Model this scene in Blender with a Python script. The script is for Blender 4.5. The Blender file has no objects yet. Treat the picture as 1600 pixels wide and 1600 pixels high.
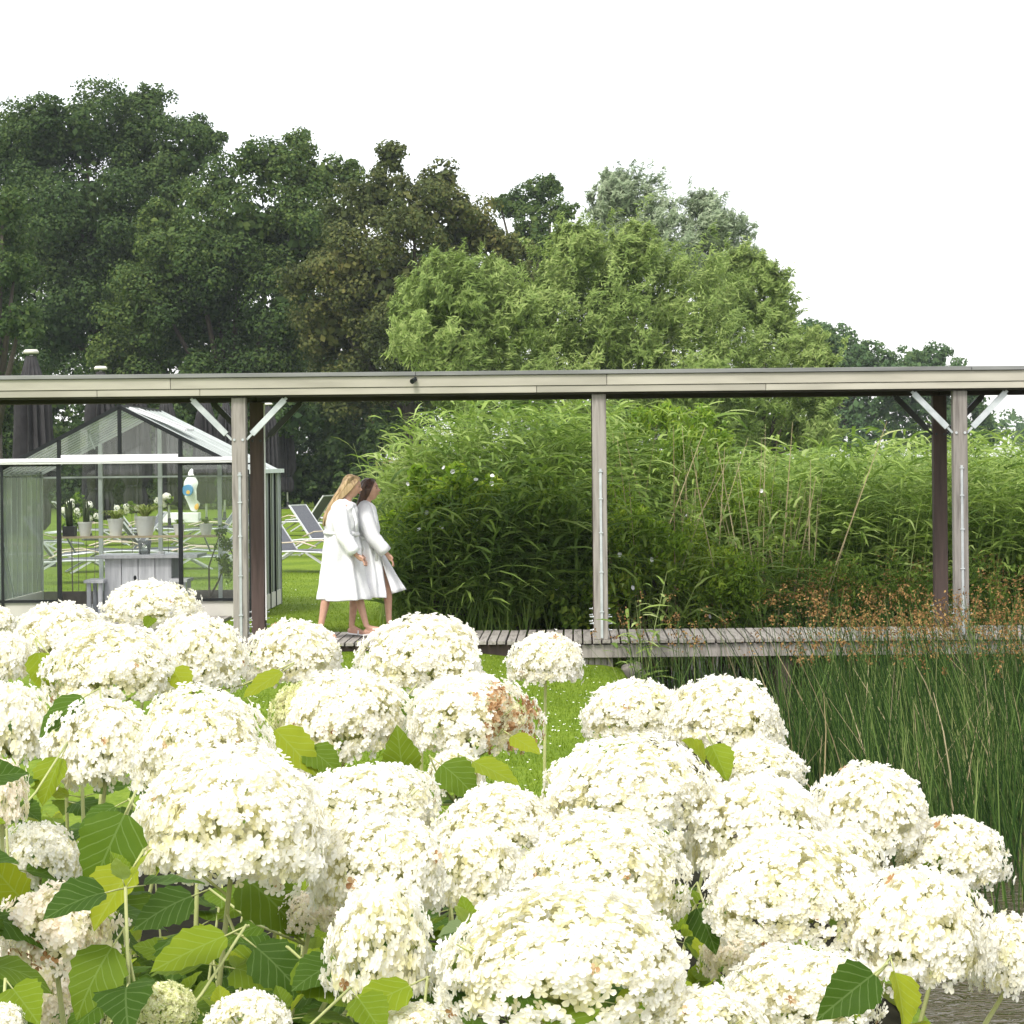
import bpy, math, random
import numpy as np
from mathutils import Vector, Matrix
R = math.radians
random.seed(7)
rng = np.random.default_rng(7)
S = bpy.context.scene
COL = S.collection

# ------------------------------------------------------------------ camera
F = 3528.0            # focal length in photo pixels (photo is 1600 px)
PX, PY = 900.0, 718.0 # principal point
ROLL = 0.0099
CZ = 1.92
cam = bpy.data.cameras.new('camera')
camo = bpy.data.objects.new('camera', cam)
COL.objects.link(camo)
cam.sensor_width = 36.0
cam.lens = 36.0 * F / 1600.0
cam.shift_x = (800 - PX) / 1600.0
cam.shift_y = -(800 - PY) / 1600.0
cam.clip_start = 0.1
cam.clip_end = 4000
cr, sr = math.cos(ROLL), math.sin(ROLL)
camo.matrix_world = Matrix(((cr, sr, 0, 0), (0, 0, -1, 0), (-sr, cr, 0, CZ), (0, 0, 0, 1)))
S.camera = camo

def P(px, py, Y):
    """the place at distance Y that stands at photo pixel px,py"""
    dx, dy = px - PX, PY - py
    tx = dx * cr + dy * sr
    ty = -dx * sr + dy * cr
    return Vector((tx / F * Y, Y, CZ + ty / F * Y))

# ------------------------------------------------------------------ world, sun, exposure
SUN_EL, SUN_AZ = R(52), R(205)     # azimuth clockwise from +Y: behind the camera, a little to its left
w = bpy.data.worlds.new('World'); S.world = w; w.use_nodes = True
nt = w.node_tree; nt.nodes.clear()
out = nt.nodes.new('ShaderNodeOutputWorld')
sky = nt.nodes.new('ShaderNodeTexSky'); sky.sky_type = 'NISHITA'; sky.sun_disc = False
sky.sun_elevation = SUN_EL; sky.sun_rotation = SUN_AZ
sky.air_density = 1.0; sky.dust_density = 4.0; sky.ozone_density = 1.0
b1 = nt.nodes.new('ShaderNodeBackground'); b1.inputs['Strength'].default_value = 0.05
nt.links.new(sky.outputs[0], b1.inputs['Color'])
# even white cloud layer over the whole sky
cl = nt.nodes.new('ShaderNodeBackground'); cl.inputs['Color'].default_value = (1.0, 0.995, 0.975, 1)
cl.inputs['Strength'].default_value = 0.66
ad = nt.nodes.new('ShaderNodeAddShader')
nt.links.new(b1.outputs[0], ad.inputs[0]); nt.links.new(cl.outputs[0], ad.inputs[1])
nt.links.new(ad.outputs[0], out.inputs['Surface'])

sl = bpy.data.lights.new('sun', 'SUN'); sl.energy = 1.5; sl.angle = R(14); sl.color = (1.0, 0.97, 0.92)
so = bpy.data.objects.new('sun', sl); COL.objects.link(so)
sd = Vector((math.sin(SUN_AZ) * math.cos(SUN_EL), math.cos(SUN_AZ) * math.cos(SUN_EL), math.sin(SUN_EL)))
so.rotation_euler = sd.to_track_quat('Z', 'Y').to_euler()

S.view_settings.view_transform = 'Standard'
S.view_settings.look = 'None'
S.view_settings.exposure = 1.08
S.view_settings.gamma = 1.0
S.render.engine = 'CYCLES'
S.cycles.max_bounces = 8
S.cycles.diffuse_bounces = 4
S.cycles.transparent_max_bounces = 24
S.cycles.transmission_bounces = 6
S.cycles.use_denoising = True
S.cycles.caustics_reflective = False
S.cycles.caustics_refractive = False

# ------------------------------------------------------------------ helpers
def tag(o, label=None, cat=None, group=None, kind=None):
    if label: o['label'] = label
    if cat: o['category'] = cat
    if group: o['group'] = group
    if kind: o['kind'] = kind
    return o

def empty(name, loc=(0, 0, 0), label=None, cat=None, group=None):
    o = bpy.data.objects.new(name, None); COL.objects.link(o)
    o.location = loc; o.empty_display_size = 0.1
    return tag(o, label, cat, group)

def link(name, me, parent=None, loc=None, rot=None, scale=None):
    o = bpy.data.objects.new(name, me); COL.objects.link(o)
    if parent is not None:
        o.parent = parent
    if loc is not None: o.location = loc
    if rot is not None: o.rotation_euler = rot
    if scale is not None: o.scale = scale
    return o

def np_mesh(name, V, faces_list, mats, smooth=False):
    """V (n,3); faces_list: list of (faces array (m,k), material index)"""
    me = bpy.data.meshes.new(name)
    V = np.ascontiguousarray(V, dtype=np.float32)
    me.vertices.add(len(V)); me.vertices.foreach_set('co', V.ravel())
    nl = sum(f.size for f, _ in faces_list); npoly = sum(len(f) for f, _ in faces_list)
    me.loops.add(nl); me.polygons.add(npoly)
    li = np.concatenate([f.ravel() for f, _ in faces_list]).astype(np.int32)
    me.loops.foreach_set('vertex_index', li)
    st = []; mi = []; c = 0
    for f, m in faces_list:
        k = f.shape[1]
        st.append(c + np.arange(len(f)) * k); mi.append(np.full(len(f), m)); c += f.size
    me.polygons.foreach_set('loop_start', np.concatenate(st).astype(np.int32))
    me.polygons.foreach_set('material_index', np.concatenate(mi).astype(np.int32))
    me.update(calc_edges=True)
    me.polygons.foreach_set('use_smooth', np.full(npoly, smooth, dtype=bool))
    for m in (mats if isinstance(mats, (list, tuple)) else [mats]): me.materials.append(m)
    return me

class MB:
    """collects shapes; origin subtracts the parent's place so children keep local coordinates"""
    def __init__(s, origin=(0, 0, 0)):
        s.v = []; s.f = []; s.mi = []; s.o = Vector(origin)
    def add(s, vs, fs, m=0):
        b = len(s.v)
        s.v += [Vector(v) - s.o for v in vs]
        s.f += [tuple(b + i for i in f) for f in fs]; s.mi += [m] * len(fs)
        return s
    def box(s, a, b, m=0):
        (x0, y0, z0), (x1, y1, z1) = a, b
        vs = [(x0, y0, z0), (x1, y0, z0), (x1, y1, z0), (x0, y1, z0), (x0, y0, z1), (x1, y0, z1), (x1, y1, z1), (x0, y1, z1)]
        return s.add(vs, [(3, 2, 1, 0), (4, 5, 6, 7), (0, 1, 5, 4), (1, 2, 6, 5), (2, 3, 7, 6), (3, 0, 4, 7)], m)
    def bar(s, p0, p1, w, h=None, up=(0, 0, 1), m=0):
        p0, p1 = Vector(p0), Vector(p1); h = h or w
        d = (p1 - p0).normalized(); u = Vector(up)
        if abs(d.dot(u)) > 0.98: u = Vector((0, 1, 0))
        r = d.cross(u).normalized(); u = r.cross(d).normalized()
        vs = []
        for p in (p0, p1):
            for a, b in ((-1, -1), (1, -1), (1, 1), (-1, 1)):
                vs.append(p + r * (a * w / 2) + u * (b * h / 2))
        return s.add(vs, [(3, 2, 1, 0), (4, 5, 6, 7), (0, 1, 5, 4), (1, 2, 6, 5), (2, 3, 7, 6), (3, 0, 4, 7)], m)
    def tube(s, pts, rad, n=8, cap=True, m=0, flat=1.0):
        pts = [Vector(p) for p in pts]
        if not isinstance(rad, (list, tuple)): rad = [rad] * len(pts)
        vs = []; fs = []
        prev = None
        for i, p in enumerate(pts):
            d = (pts[min(i + 1, len(pts) - 1)] - pts[max(i - 1, 0)]).normalized()
            if prev is None:
                u = Vector((0, 0, 1)) if abs(d.z) < 0.9 else Vector((0, 1, 0))
                r = d.cross(u).normalized()
            else:
                r = (prev - d * prev.dot(d)).normalized()
            prev = r; u = r.cross(d)
            for k in range(n):
                a = 2 * math.pi * k / n
                vs.append(p + r * math.cos(a) * rad[i] + u * math.sin(a) * rad[i] * flat)
        for i in range(len(pts) - 1):
            for k in range(n):
                a, b = i * n + k, i * n + (k + 1) % n
                fs.append((a, b, b + n, a + n))
        if cap:
            fs.append(tuple(range(n))[::-1]); fs.append(tuple((len(pts) - 1) * n + k for k in range(n)))
        return s.add(vs, fs, m)
    def lathe(s, c, prof, n=20, m=0):
        c = Vector(c); vs = []; fs = []
        for r, z in prof:
            for k in range(n):
                a = 2 * math.pi * k / n
                vs.append(c + Vector((math.cos(a) * r, math.sin(a) * r, z)))
        for i in range(len(prof) - 1):
            for k in range(n):
                a, b = i * n + k, i * n + (k + 1) % n
                fs.append((a, b, b + n, a + n))
        return s.add(vs, fs, m)
    def ball(s, c, r, n=12, m=0, sc=(1, 1, 1)):
        c = Vector(c); vs = []; fs = []
        h = n // 2
        for i in range(1, h):
            t = math.pi * i / h
            for k in range(n):
                a = 2 * math.pi * k / n
                vs.append(c + Vector((math.sin(t) * math.cos(a) * r * sc[0], math.sin(t) * math.sin(a) * r * sc[1], math.cos(t) * r * sc[2])))
        top = len(vs); vs.append(c + Vector((0, 0, r * sc[2]))); vs.append(c - Vector((0, 0, r * sc[2])))
        for i in range(h - 2):
            for k in range(n):
                a, b = i * n + k, i * n + (k + 1) % n
                fs.append((a, a + n, b + n, b))
        for k in range(n):
            fs.append((top, k, (k + 1) % n)); fs.append((top + 1, (h - 2) * n + (k + 1) % n, (h - 2) * n + k))
        return s.add(vs, fs, m)
    def mesh(s, name, mats, smooth=False):
        me = bpy.data.meshes.new(name)
        me.from_pydata([tuple(v) for v in s.v], [], s.f)
        me.polygons.foreach_set('material_index', s.mi)
        if smooth: me.polygons.foreach_set('use_smooth', [True] * len(s.f))
        for m in (mats if isinstance(mats, (list, tuple)) else [mats]): me.materials.append(m)
        me.update()
        return me
    def build(s, name, mats, parent=None, smooth=False, bevel=0):
        o = link(name, s.mesh(name, mats, smooth), parent)
        if parent is None:
            o.location = s.o
        if bevel:
            b = o.modifiers.new('bevel', 'BEVEL'); b.width = bevel; b.segments = 1; b.limit_method = 'ANGLE'
        return o

# ------------------------------------------------------------------ materials
def base_mat(name):
    m = bpy.data.materials.new(name); m.use_nodes = True
    nt = m.node_tree; bs = nt.nodes['Principled BSDF']
    return m, nt, bs

def ramp(nt, stops):
    r = nt.nodes.new('ShaderNodeValToRGB')
    e = r.color_ramp.elements
    e[0].position = stops[0][0]; e[0].color = (*stops[0][1], 1)
    e[1].position = stops[-1][0]; e[1].color = (*stops[-1][1], 1)
    for p, c in stops[1:-1]:
        x = e.new(p); x.color = (*c, 1)
    return r

def mat(name, c1, c2=None, rough=0.6, scale=8, stretch=(1, 1, 1), metal=0, bump=0.0, spec=0.5, c3=None, detail=5, bscale=None):
    m, nt, bs = base_mat(name)
    bs.inputs['Roughness'].default_value = rough
    bs.inputs['Metallic'].default_value = metal
    bs.inputs['Specular IOR Level'].default_value = spec
    c2 = c2 or tuple(min(1, x * 1.15) for x in c1)
    tc = nt.nodes.new('ShaderNodeTexCoord'); mp = nt.nodes.new('ShaderNodeMapping')
    mp.inputs['Scale'].default_value = stretch
    nt.links.new(tc.outputs['Object'], mp.inputs['Vector'])
    oi = nt.nodes.new('ShaderNodeObjectInfo')
    mul = nt.nodes.new('ShaderNodeMath'); mul.operation = 'MULTIPLY'; mul.inputs[1].default_value = 37.0
    nt.links.new(oi.outputs['Random'], mul.inputs[0])
    cb = nt.nodes.new('ShaderNodeCombineXYZ'); nt.links.new(mul.outputs[0], cb.inputs[0]); nt.links.new(mul.outputs[0], cb.inputs[2])
    va = nt.nodes.new('ShaderNodeVectorMath'); va.operation = 'ADD'
    nt.links.new(mp.outputs[0], va.inputs[0]); nt.links.new(cb.outputs[0], va.inputs[1])
    n = nt.nodes.new('ShaderNodeTexNoise'); n.inputs['Scale'].default_value = scale; n.inputs['Detail'].default_value = detail
    nt.links.new(va.outputs[0], n.inputs['Vector'])
    st = [(0.3, c1), (0.7, c2)] if not c3 else [(0.28, c1), (0.55, c2), (0.8, c3)]
    r = ramp(nt, st)
    nt.links.new(n.outputs['Fac'], r.inputs[0])
    hs = nt.nodes.new('ShaderNodeHueSaturation')
    mr = nt.nodes.new('ShaderNodeMapRange'); mr.inputs[3].default_value = 0.86; mr.inputs[4].default_value = 1.12
    nt.links.new(oi.outputs['Random'], mr.inputs[0]); nt.links.new(mr.outputs[0], hs.inputs['Value'])
    nt.links.new(r.outputs[0], hs.inputs['Color'])
    nt.links.new(hs.outputs[0], bs.inputs['Base Color'])
    if bump:
        bp = nt.nodes.new('ShaderNodeBump'); bp.inputs['Strength'].default_value = bump; bp.inputs['Distance'].default_value = 0.01
        if bscale:
            n2 = nt.nodes.new('ShaderNodeTexNoise'); n2.inputs['Scale'].default_value = bscale
            nt.links.new(va.outputs[0], n2.inputs['Vector']); nt.links.new(n2.outputs['Fac'], bp.inputs['Height'])
        else:
            nt.links.new(n.outputs['Fac'], bp.inputs['Height'])
        nt.links.new(bp.outputs[0], bs.inputs['Normal'])
    return m

def leaf_mat(name, stops, rough=0.7, trans=0.3, spec=0.10, noise=0.25, nscale=0.5, tcol=None, facing=False):
    """thin foliage: colour by leaf and by broad patches, part of the light passes through"""
    m, nt, bs = base_mat(name)
    bs.inputs['Roughness'].default_value = rough
    bs.inputs['Specular IOR Level'].default_value = spec
    g = nt.nodes.new('ShaderNodeNewGeometry')
    r = ramp(nt, stops)
    tc = nt.nodes.new('ShaderNodeTexCoord')
    n = nt.nodes.new('ShaderNodeTexNoise'); n.inputs['Scale'].default_value = nscale; n.inputs['Detail'].default_value = 3
    nt.links.new(tc.outputs['Object'], n.inputs['Vector'])
    mx = nt.nodes.new('ShaderNodeMix'); mx.data_type = 'FLOAT'; mx.inputs[0].default_value = noise
    nt.links.new(g.outputs['Random Per Island'], mx.inputs[2])
    mr = nt.nodes.new('ShaderNodeMapRange'); mr.inputs[1].default_value = 0.3; mr.inputs[2].default_value = 0.7
    nt.links.new(n.outputs['Fac'], mr.inputs[0]); nt.links.new(mr.outputs[0], mx.inputs[3])
    nt.links.new(mx.outputs[0], r.inputs[0])
    nt.links.new(r.outputs[0], bs.inputs['Base Color'])
    tr = nt.nodes.new('ShaderNodeBsdfTranslucent')
    hs = nt.nodes.new('ShaderNodeHueSaturation')
    hs.inputs['Saturation'].default_value = 1.1; hs.inputs['Value'].default_value = 1.25
    nt.links.new(r.outputs[0], hs.inputs['Color']); nt.links.new(hs.outputs[0], tr.inputs['Color'])
    ms = nt.nodes.new('ShaderNodeMixShader'); ms.inputs[0].default_value = trans
    nt.links.new(bs.outputs[0], ms.inputs[1]); nt.links.new(tr.outputs[0], ms.inputs[2])
    nt.links.new(ms.outputs[0], nt.nodes['Material Output'].inputs['Surface'])
    return m

M = {}
M['wood_grey'] = mat('weathered_grey_wood', (0.145, 0.13, 0.116), (0.29, 0.268, 0.245), 0.9, 6, (4, 4, 0.35), bump=0.6, c3=(0.21, 0.19, 0.17), detail=8)
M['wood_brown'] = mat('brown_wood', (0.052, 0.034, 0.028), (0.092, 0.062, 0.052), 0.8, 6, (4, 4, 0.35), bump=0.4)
M['fascia'] = mat('pale_fascia_board', (0.32, 0.305, 0.25), (0.40, 0.38, 0.315), 0.8, 1.6, (0.8, 3, 5), bump=0.1, c3=(0.455, 0.435, 0.365), detail=9)
M['flashing'] = mat('zinc_flashing', (0.15, 0.155, 0.15), (0.24, 0.245, 0.235), 0.55, 3, (0.5, 3, 3), metal=0.2)
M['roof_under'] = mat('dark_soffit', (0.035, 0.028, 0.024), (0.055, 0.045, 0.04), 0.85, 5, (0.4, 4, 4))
M['roof_top'] = mat('roof_felt', (0.10, 0.10, 0.10), (0.14, 0.14, 0.135), 0.9, 6)
M['plank'] = mat('deck_plank', (0.125, 0.115, 0.10), (0.30, 0.28, 0.25), 0.9, 5, (5, 0.5, 5), bump=0.5, c3=(0.195, 0.18, 0.157))
M['galv'] = mat('galvanised_steel', (0.40, 0.44, 0.45), (0.54, 0.57, 0.58), 0.5, 12, metal=0.3)
M['dark_and_shaded_steel'] = mat('dark_and_shaded_steel', (0.03, 0.034, 0.034), (0.05, 0.052, 0.052), 0.5, 12, metal=0.2)
M['gh_black'] = mat('black_frame', (0.008, 0.010, 0.011), (0.013, 0.016, 0.017), 0.5, 8, spec=0.25)
M['gh_pale'] = mat('pale_aluminium', (0.52, 0.57, 0.55), (0.62, 0.67, 0.65), 0.45, 8, metal=0.2)
M['gh_white'] = mat('white_aluminium', (0.78, 0.78, 0.79), (0.83, 0.83, 0.84), 0.35, 8)
M['cream'] = mat('cream_panel', (0.55, 0.53, 0.48), (0.62, 0.60, 0.55), 0.7, 5)
M['white_paint'] = mat('white_paint', (0.72, 0.72, 0.71), (0.8, 0.8, 0.79), 0.5, 8)
M['pot_white'] = mat('white_pot', (0.74, 0.73, 0.69), (0.80, 0.79, 0.75), 0.45, 10)
M['pot_dark'] = mat('dark_pot', (0.03, 0.03, 0.032), (0.045, 0.045, 0.046), 0.5, 10)
M['shelf'] = mat('shelf_wood', (0.38, 0.30, 0.19), (0.5, 0.41, 0.28), 0.7, 6, (0.4, 4, 4))
M['table'] = mat('washed_grey_plank', (0.33, 0.34, 0.36), (0.46, 0.47, 0.49), 0.8, 5, (5, 5, 0.4), bump=0.3, c3=(0.54, 0.55, 0.57))
M['sling'] = mat('grey_sling_fabric', (0.085, 0.09, 0.105), (0.12, 0.125, 0.14), 0.7, 30)
M['alu'] = mat('brushed_aluminium', (0.55, 0.56, 0.58), (0.68, 0.69, 0.71), 0.35, 12, metal=0.4)
M['armwood'] = mat('armrest_wood', (0.48, 0.40, 0.30), (0.58, 0.5, 0.4), 0.6, 6)
M['canvas'] = mat('dark_parasol_canvas', (0.020, 0.019, 0.021), (0.036, 0.034, 0.038), 0.85, 6, bump=0.2)
M['soil'] = mat('soil', (0.007, 0.007, 0.003), (0.018, 0.017, 0.008), 0.95, 10, bump=0.6, spec=0.05)
M['concrete'] = mat('mossy_concrete', (0.17, 0.15, 0.13), (0.3, 0.27, 0.24), 0.9, 6, bump=0.5)
M['tile'] = mat('grey_paving', (0.34, 0.34, 0.35), (0.44, 0.44, 0.45), 0.7, 5)
M['robe'] = mat('white_terry', (0.76, 0.76, 0.79), (0.82, 0.82, 0.84), 0.95, 60, bump=0.5, spec=0.15)
M['skin'] = mat('skin', (0.50, 0.28, 0.20), (0.58, 0.34, 0.25), 0.5, 20)
M['hair_blonde'] = mat('blonde_hair', (0.22, 0.13, 0.06), (0.52, 0.37, 0.20), 0.5, 60, (1, 1, 0.06), c3=(0.66, 0.50, 0.30))
M['hair_brown'] = mat('brown_hair', (0.035, 0.018, 0.011), (0.10, 0.05, 0.03), 0.42, 60, (1, 1, 0.06))
M['slipper'] = mat('slipper', (0.72, 0.72, 0.72), (0.8, 0.8, 0.8), 0.8, 20)
M['lip'] = mat('lip', (0.42, 0.12, 0.10), (0.46, 0.15, 0.12), 0.4, 20)
M['eye'] = mat('eye', (0.02, 0.015, 0.012), (0.03, 0.02, 0.02), 0.2, 20)
M['blue'] = mat('blue_disc', (0.05, 0.24, 0.52), (0.06, 0.28, 0.56), 0.35, 5)
M['orange'] = mat('orange_spot', (0.72, 0.38, 0.05), (0.75, 0.42, 0.08), 0.35, 5)
M['terracotta'] = mat('terracotta', (0.42, 0.16, 0.07), (0.5, 0.2, 0.09), 0.8, 9)
M['bark'] = mat('bark', (0.035, 0.028, 0.022), (0.08, 0.065, 0.05), 0.95, 5, (3, 3, 0.5), bump=0.6)
M['cactus'] = mat('cactus_green', (0.04, 0.06, 0.03), (0.09, 0.11, 0.05), 0.8, 14)

# foliage
M['l_dark'] = leaf_mat('dark_leaves', [(0.0, (0.024, 0.050, 0.019)), (0.45, (0.050, 0.088, 0.028)), (1.0, (0.11, 0.155, 0.042))], nscale=0.16, noise=0.45)
M['l_mid'] = leaf_mat('mid_green_leaves', [(0.0, (0.028, 0.058, 0.020)), (0.5, (0.062, 0.104, 0.030)), (1.0, (0.14, 0.185, 0.046))], nscale=0.16, noise=0.45)
M['l_olive'] = leaf_mat('olive_leaves', [(0.0, (0.042, 0.062, 0.022)), (0.5, (0.085, 0.106, 0.034)), (0.85, (0.155, 0.155, 0.048)), (1.0, (0.19, 0.145, 0.052))], nscale=0.2, noise=0.5)
M['l_silver'] = leaf_mat('silver_leaves', [(0.0, (0.16, 0.21, 0.13)), (0.5, (0.26, 0.325, 0.20)), (1.0, (0.44, 0.49, 0.34))], nscale=0.4, noise=0.3)
M['l_willow'] = leaf_mat('willow_leaves', [(0.0, (0.115, 0.18, 0.045)), (0.5, (0.22, 0.30, 0.085)), (1.0, (0.39, 0.46, 0.17))], nscale=0.4, noise=0.4, trans=0.35)
M['l_far'] = leaf_mat('far_leaves', [(0.0, (0.05, 0.095, 0.04)), (0.5, (0.08, 0.14, 0.055)), (1.0, (0.14, 0.20, 0.07))], nscale=0.2, noise=0.4)
M['l_shrub'] = leaf_mat('shrub_leaves', [(0.0, (0.045, 0.09, 0.018)), (0.45, (0.105, 0.18, 0.032)), (0.8, (0.22, 0.31, 0.055)), (1.0, (0.38, 0.45, 0.07))], nscale=1.4, noise=0.5, trans=0.35)
M['l_bank'] = leaf_mat('light_shrub_leaves', [(0.0, (0.09, 0.17, 0.022)), (0.45, (0.21, 0.33, 0.045)), (0.8, (0.36, 0.46, 0.065)), (1.0, (0.50, 0.55, 0.10))], nscale=1.4, noise=0.5, trans=0.4)
M['l_lime'] = leaf_mat('lime_leaves', [(0.0, (0.09, 0.17, 0.025)), (0.5, (0.19, 0.30, 0.045)), (1.0, (0.36, 0.44, 0.07))], nscale=1.4, noise=0.3, trans=0.4)
M['l_reed'] = leaf_mat('reed_leaves', [(0.0, (0.055, 0.105, 0.024)), (0.35, (0.14, 0.22, 0.05)), (0.65, (0.27, 0.37, 0.09)), (0.9, (0.39, 0.46, 0.20)), (1.0, (0.45, 0.39, 0.2))], nscale=0.55, noise=0.5, trans=0.35)
M['l_rush'] = leaf_mat('rush_stems', [(0.0, (0.010, 0.024, 0.007)), (0.4, (0.022, 0.052, 0.010)), (0.62, (0.050, 0.10, 0.020)), (0.84, (0.14, 0.21, 0.055)), (1.0, (0.36, 0.34, 0.16))], nscale=0.8, noise=0.2, trans=0.12)
M['l_rushfl'] = leaf_mat('rush_flowers', [(0.0, (0.12, 0.068, 0.03)), (0.5, (0.23, 0.125, 0.048)), (1.0, (0.38, 0.25, 0.09))], noise=0.1, trans=0.2)
M['l_straw'] = leaf_mat('straw_stalks', [(0.0, (0.26, 0.21, 0.11)), (1.0, (0.46, 0.39, 0.24))], noise=0.1, trans=0.1)
M['l_grass'] = leaf_mat('lawn_grass', [(0.0, (0.080, 0.135, 0.010)), (0.5, (0.12, 0.185, 0.014)), (1.0, (0.185, 0.25, 0.028))], nscale=0.6, noise=0.4, trans=0.35)
M['l_spider'] = leaf_mat('spider_plant_leaves', [(0.0, (0.16, 0.24, 0.05)), (0.5, (0.34, 0.40, 0.12)), (1.0, (0.6, 0.6, 0.3))], noise=0.1)
M['daisy'] = mat('daisy_white', (0.75, 0.74, 0.68), (0.8, 0.8, 0.74), 0.6, 20)
M['yellow'] = mat('yellow_petal', (0.7, 0.5, 0.03), (0.75, 0.55, 0.05), 0.6, 20)
M['bindweed'] = mat('bindweed_white', (0.75, 0.75, 0.76), (0.8, 0.8, 0.8), 0.5, 20)
M['stem'] = mat('hydrangea_stem', (0.27, 0.30, 0.10), (0.38, 0.40, 0.16), 0.55, 20, (1, 1, 0.3))
M['twig'] = mat('red_brown_twig', (0.14, 0.09, 0.05), (0.22, 0.15, 0.07), 0.6, 20)

def petal_mat(name, stops, trans=0.48):
    m = leaf_mat(name, stops, rough=0.55, trans=trans, spec=0.25, noise=0.25, nscale=9.0)
    for n in m.node_tree.nodes:
        if n.type == 'HUE_SAT':
            n.inputs['Saturation'].default_value = 1.0; n.inputs['Value'].default_value = 1.0
    return m
M['petal'] = petal_mat('cream_petals', [(0.0, (0.86, 0.81, 0.60)), (0.12, (0.90, 0.87, 0.73)), (0.45, (0.93, 0.915, 0.84)), (1.0, (0.95, 0.94, 0.90))])
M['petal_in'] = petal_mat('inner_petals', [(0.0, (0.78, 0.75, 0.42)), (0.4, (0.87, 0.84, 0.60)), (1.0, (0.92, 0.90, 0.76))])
M['petal_green'] = petal_mat('green_cream_buds', [(0.0, (0.52, 0.58, 0.20)), (0.5, (0.74, 0.75, 0.42)), (1.0, (0.86, 0.85, 0.62))])
M['petal_brown'] = petal_mat('dried_petals', [(0.0, (0.22, 0.10, 0.04)), (0.5, (0.50, 0.30, 0.14)), (1.0, (0.74, 0.60, 0.40))])
M['petal_pink'] = petal_mat('fading_petals', [(0.0, (0.78, 0.60, 0.42)), (0.15, (0.88, 0.80, 0.66)), (1.0, (0.92, 0.89, 0.81))])

def hydrangea_leaf_mat(name, c_lo, c_mid, c_hi, under):
    m, nt, bs = base_mat(name)
    bs.inputs['Roughness'].default_value = 0.6; bs.inputs['Specular IOR Level'].default_value = 0.12
    oi = nt.nodes.new('ShaderNodeObjectInfo')
    r = ramp(nt, [(0.0, c_lo), (0.5, c_mid), (1.0, c_hi)])
    tc = nt.nodes.new('ShaderNodeTexCoord')
    no = nt.nodes.new('ShaderNodeTexNoise'); no.inputs['Scale'].default_value = 2.2; no.inputs['Detail'].default_value = 4
    nt.links.new(tc.outputs['Object'], no.inputs['Vector'])
    mx = nt.nodes.new('ShaderNodeMix'); mx.data_type = 'FLOAT'; mx.inputs[0].default_value = 0.22
    nt.links.new(oi.outputs['Random'], mx.inputs[2]); nt.links.new(no.outputs['Fac'], mx.inputs[3])
    nt.links.new(mx.outputs[0], r.inputs[0])
    # veins: midrib and side veins sweeping forward, in the leaf's own coordinates (y along, x across)
    sp = nt.nodes.new('ShaderNodeSeparateXYZ'); nt.links.new(tc.outputs['Object'], sp.inputs[0])
    ab = nt.nodes.new('ShaderNodeMath'); ab.operation = 'ABSOLUTE'; nt.links.new(sp.outputs[0], ab.inputs[0])
    def mth(op, a, b=None):
        n = nt.nodes.new('ShaderNodeMath'); n.operation = op
        for i, v in enumerate((a, b)):
            if v is None: continue
            if isinstance(v, (int, float)): n.inputs[i].default_value = v
            else: nt.links.new(v, n.inputs[i])
        return n.outputs[0]
    curve = mth('SUBTRACT', sp.outputs[1], mth('MULTIPLY', mth('POWER', ab.outputs[0], 0.8), 0.85))
    wn = mth('MULTIPLY', mth('SUBTRACT', no.outputs['Fac'], 0.5), 0.9)
    fr = mth('FRACT', mth('ADD', mth('MULTIPLY', curve, 6.2), wn))
    side = mth('LESS_THAN', mth('ABSOLUTE', mth('SUBTRACT', fr, 0.5)), 0.06)
    mid = mth('LESS_THAN', ab.outputs[0], 0.012)
    v = mth('MAXIMUM', side, mid)
    vc = nt.nodes.new('ShaderNodeMix'); vc.data_type = 'RGBA'; vc.blend_type = 'MIX'
    nt.links.new(mth('MULTIPLY', v, 0.16), vc.inputs[0]); nt.links.new(r.outputs[0], vc.inputs[6])
    vc.inputs[7].default_value = (0.34, 0.46, 0.18, 1)
    ge = nt.nodes.new('ShaderNodeNewGeometry')
    un = nt.nodes.new('ShaderNodeMix'); un.data_type = 'RGBA'
    nt.links.new(ge.outputs['Backfacing'], un.inputs[0]); nt.links.new(vc.outputs[2], un.inputs[6]); un.inputs[7].default_value = (*under, 1)
    nt.links.new(un.outputs[2], bs.inputs['Base Color'])
    bp = nt.nodes.new('ShaderNodeBump'); bp.inputs['Strength'].default_value = 0.3; bp.inputs['Distance'].default_value = 0.012
    hb = mth('SUBTRACT', mth('MULTIPLY', no.outputs['Fac'], 0.8), mth('MULTIPLY', v, 0.5))
    nt.links.new(hb, bp.inputs['Height']); nt.links.new(bp.outputs[0], bs.inputs['Normal'])
    tr = nt.nodes.new('ShaderNodeBsdfTranslucent')
    hs = nt.nodes.new('ShaderNodeHueSaturation'); hs.inputs['Hue'].default_value = 0.485; hs.inputs['Value'].default_value = 1.5
    nt.links.new(vc.outputs[2], hs.inputs['Color']); nt.links.new(hs.outputs[0], tr.inputs['Color'])
    ms = nt.nodes.new('ShaderNodeMixShader'); ms.inputs[0].default_value = 0.4
    nt.links.new(bs.outputs[0], ms.inputs[1]); nt.links.new(tr.outputs[0], ms.inputs[2])
    nt.links.new(ms.outputs[0], nt.nodes['Material Output'].inputs['Surface'])
    return m
M['hleaf'] = hydrangea_leaf_mat('hydrangea_leaf', (0.030, 0.070, 0.008), (0.066, 0.128, 0.010), (0.15, 0.215, 0.014), (0.17, 0.23, 0.09))
M['hleaf_lime'] = hydrangea_leaf_mat('lime_hydrangea_leaf', (0.10, 0.165, 0.010), (0.17, 0.24, 0.012), (0.27, 0.31, 0.018), (0.32, 0.42, 0.16))

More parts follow.
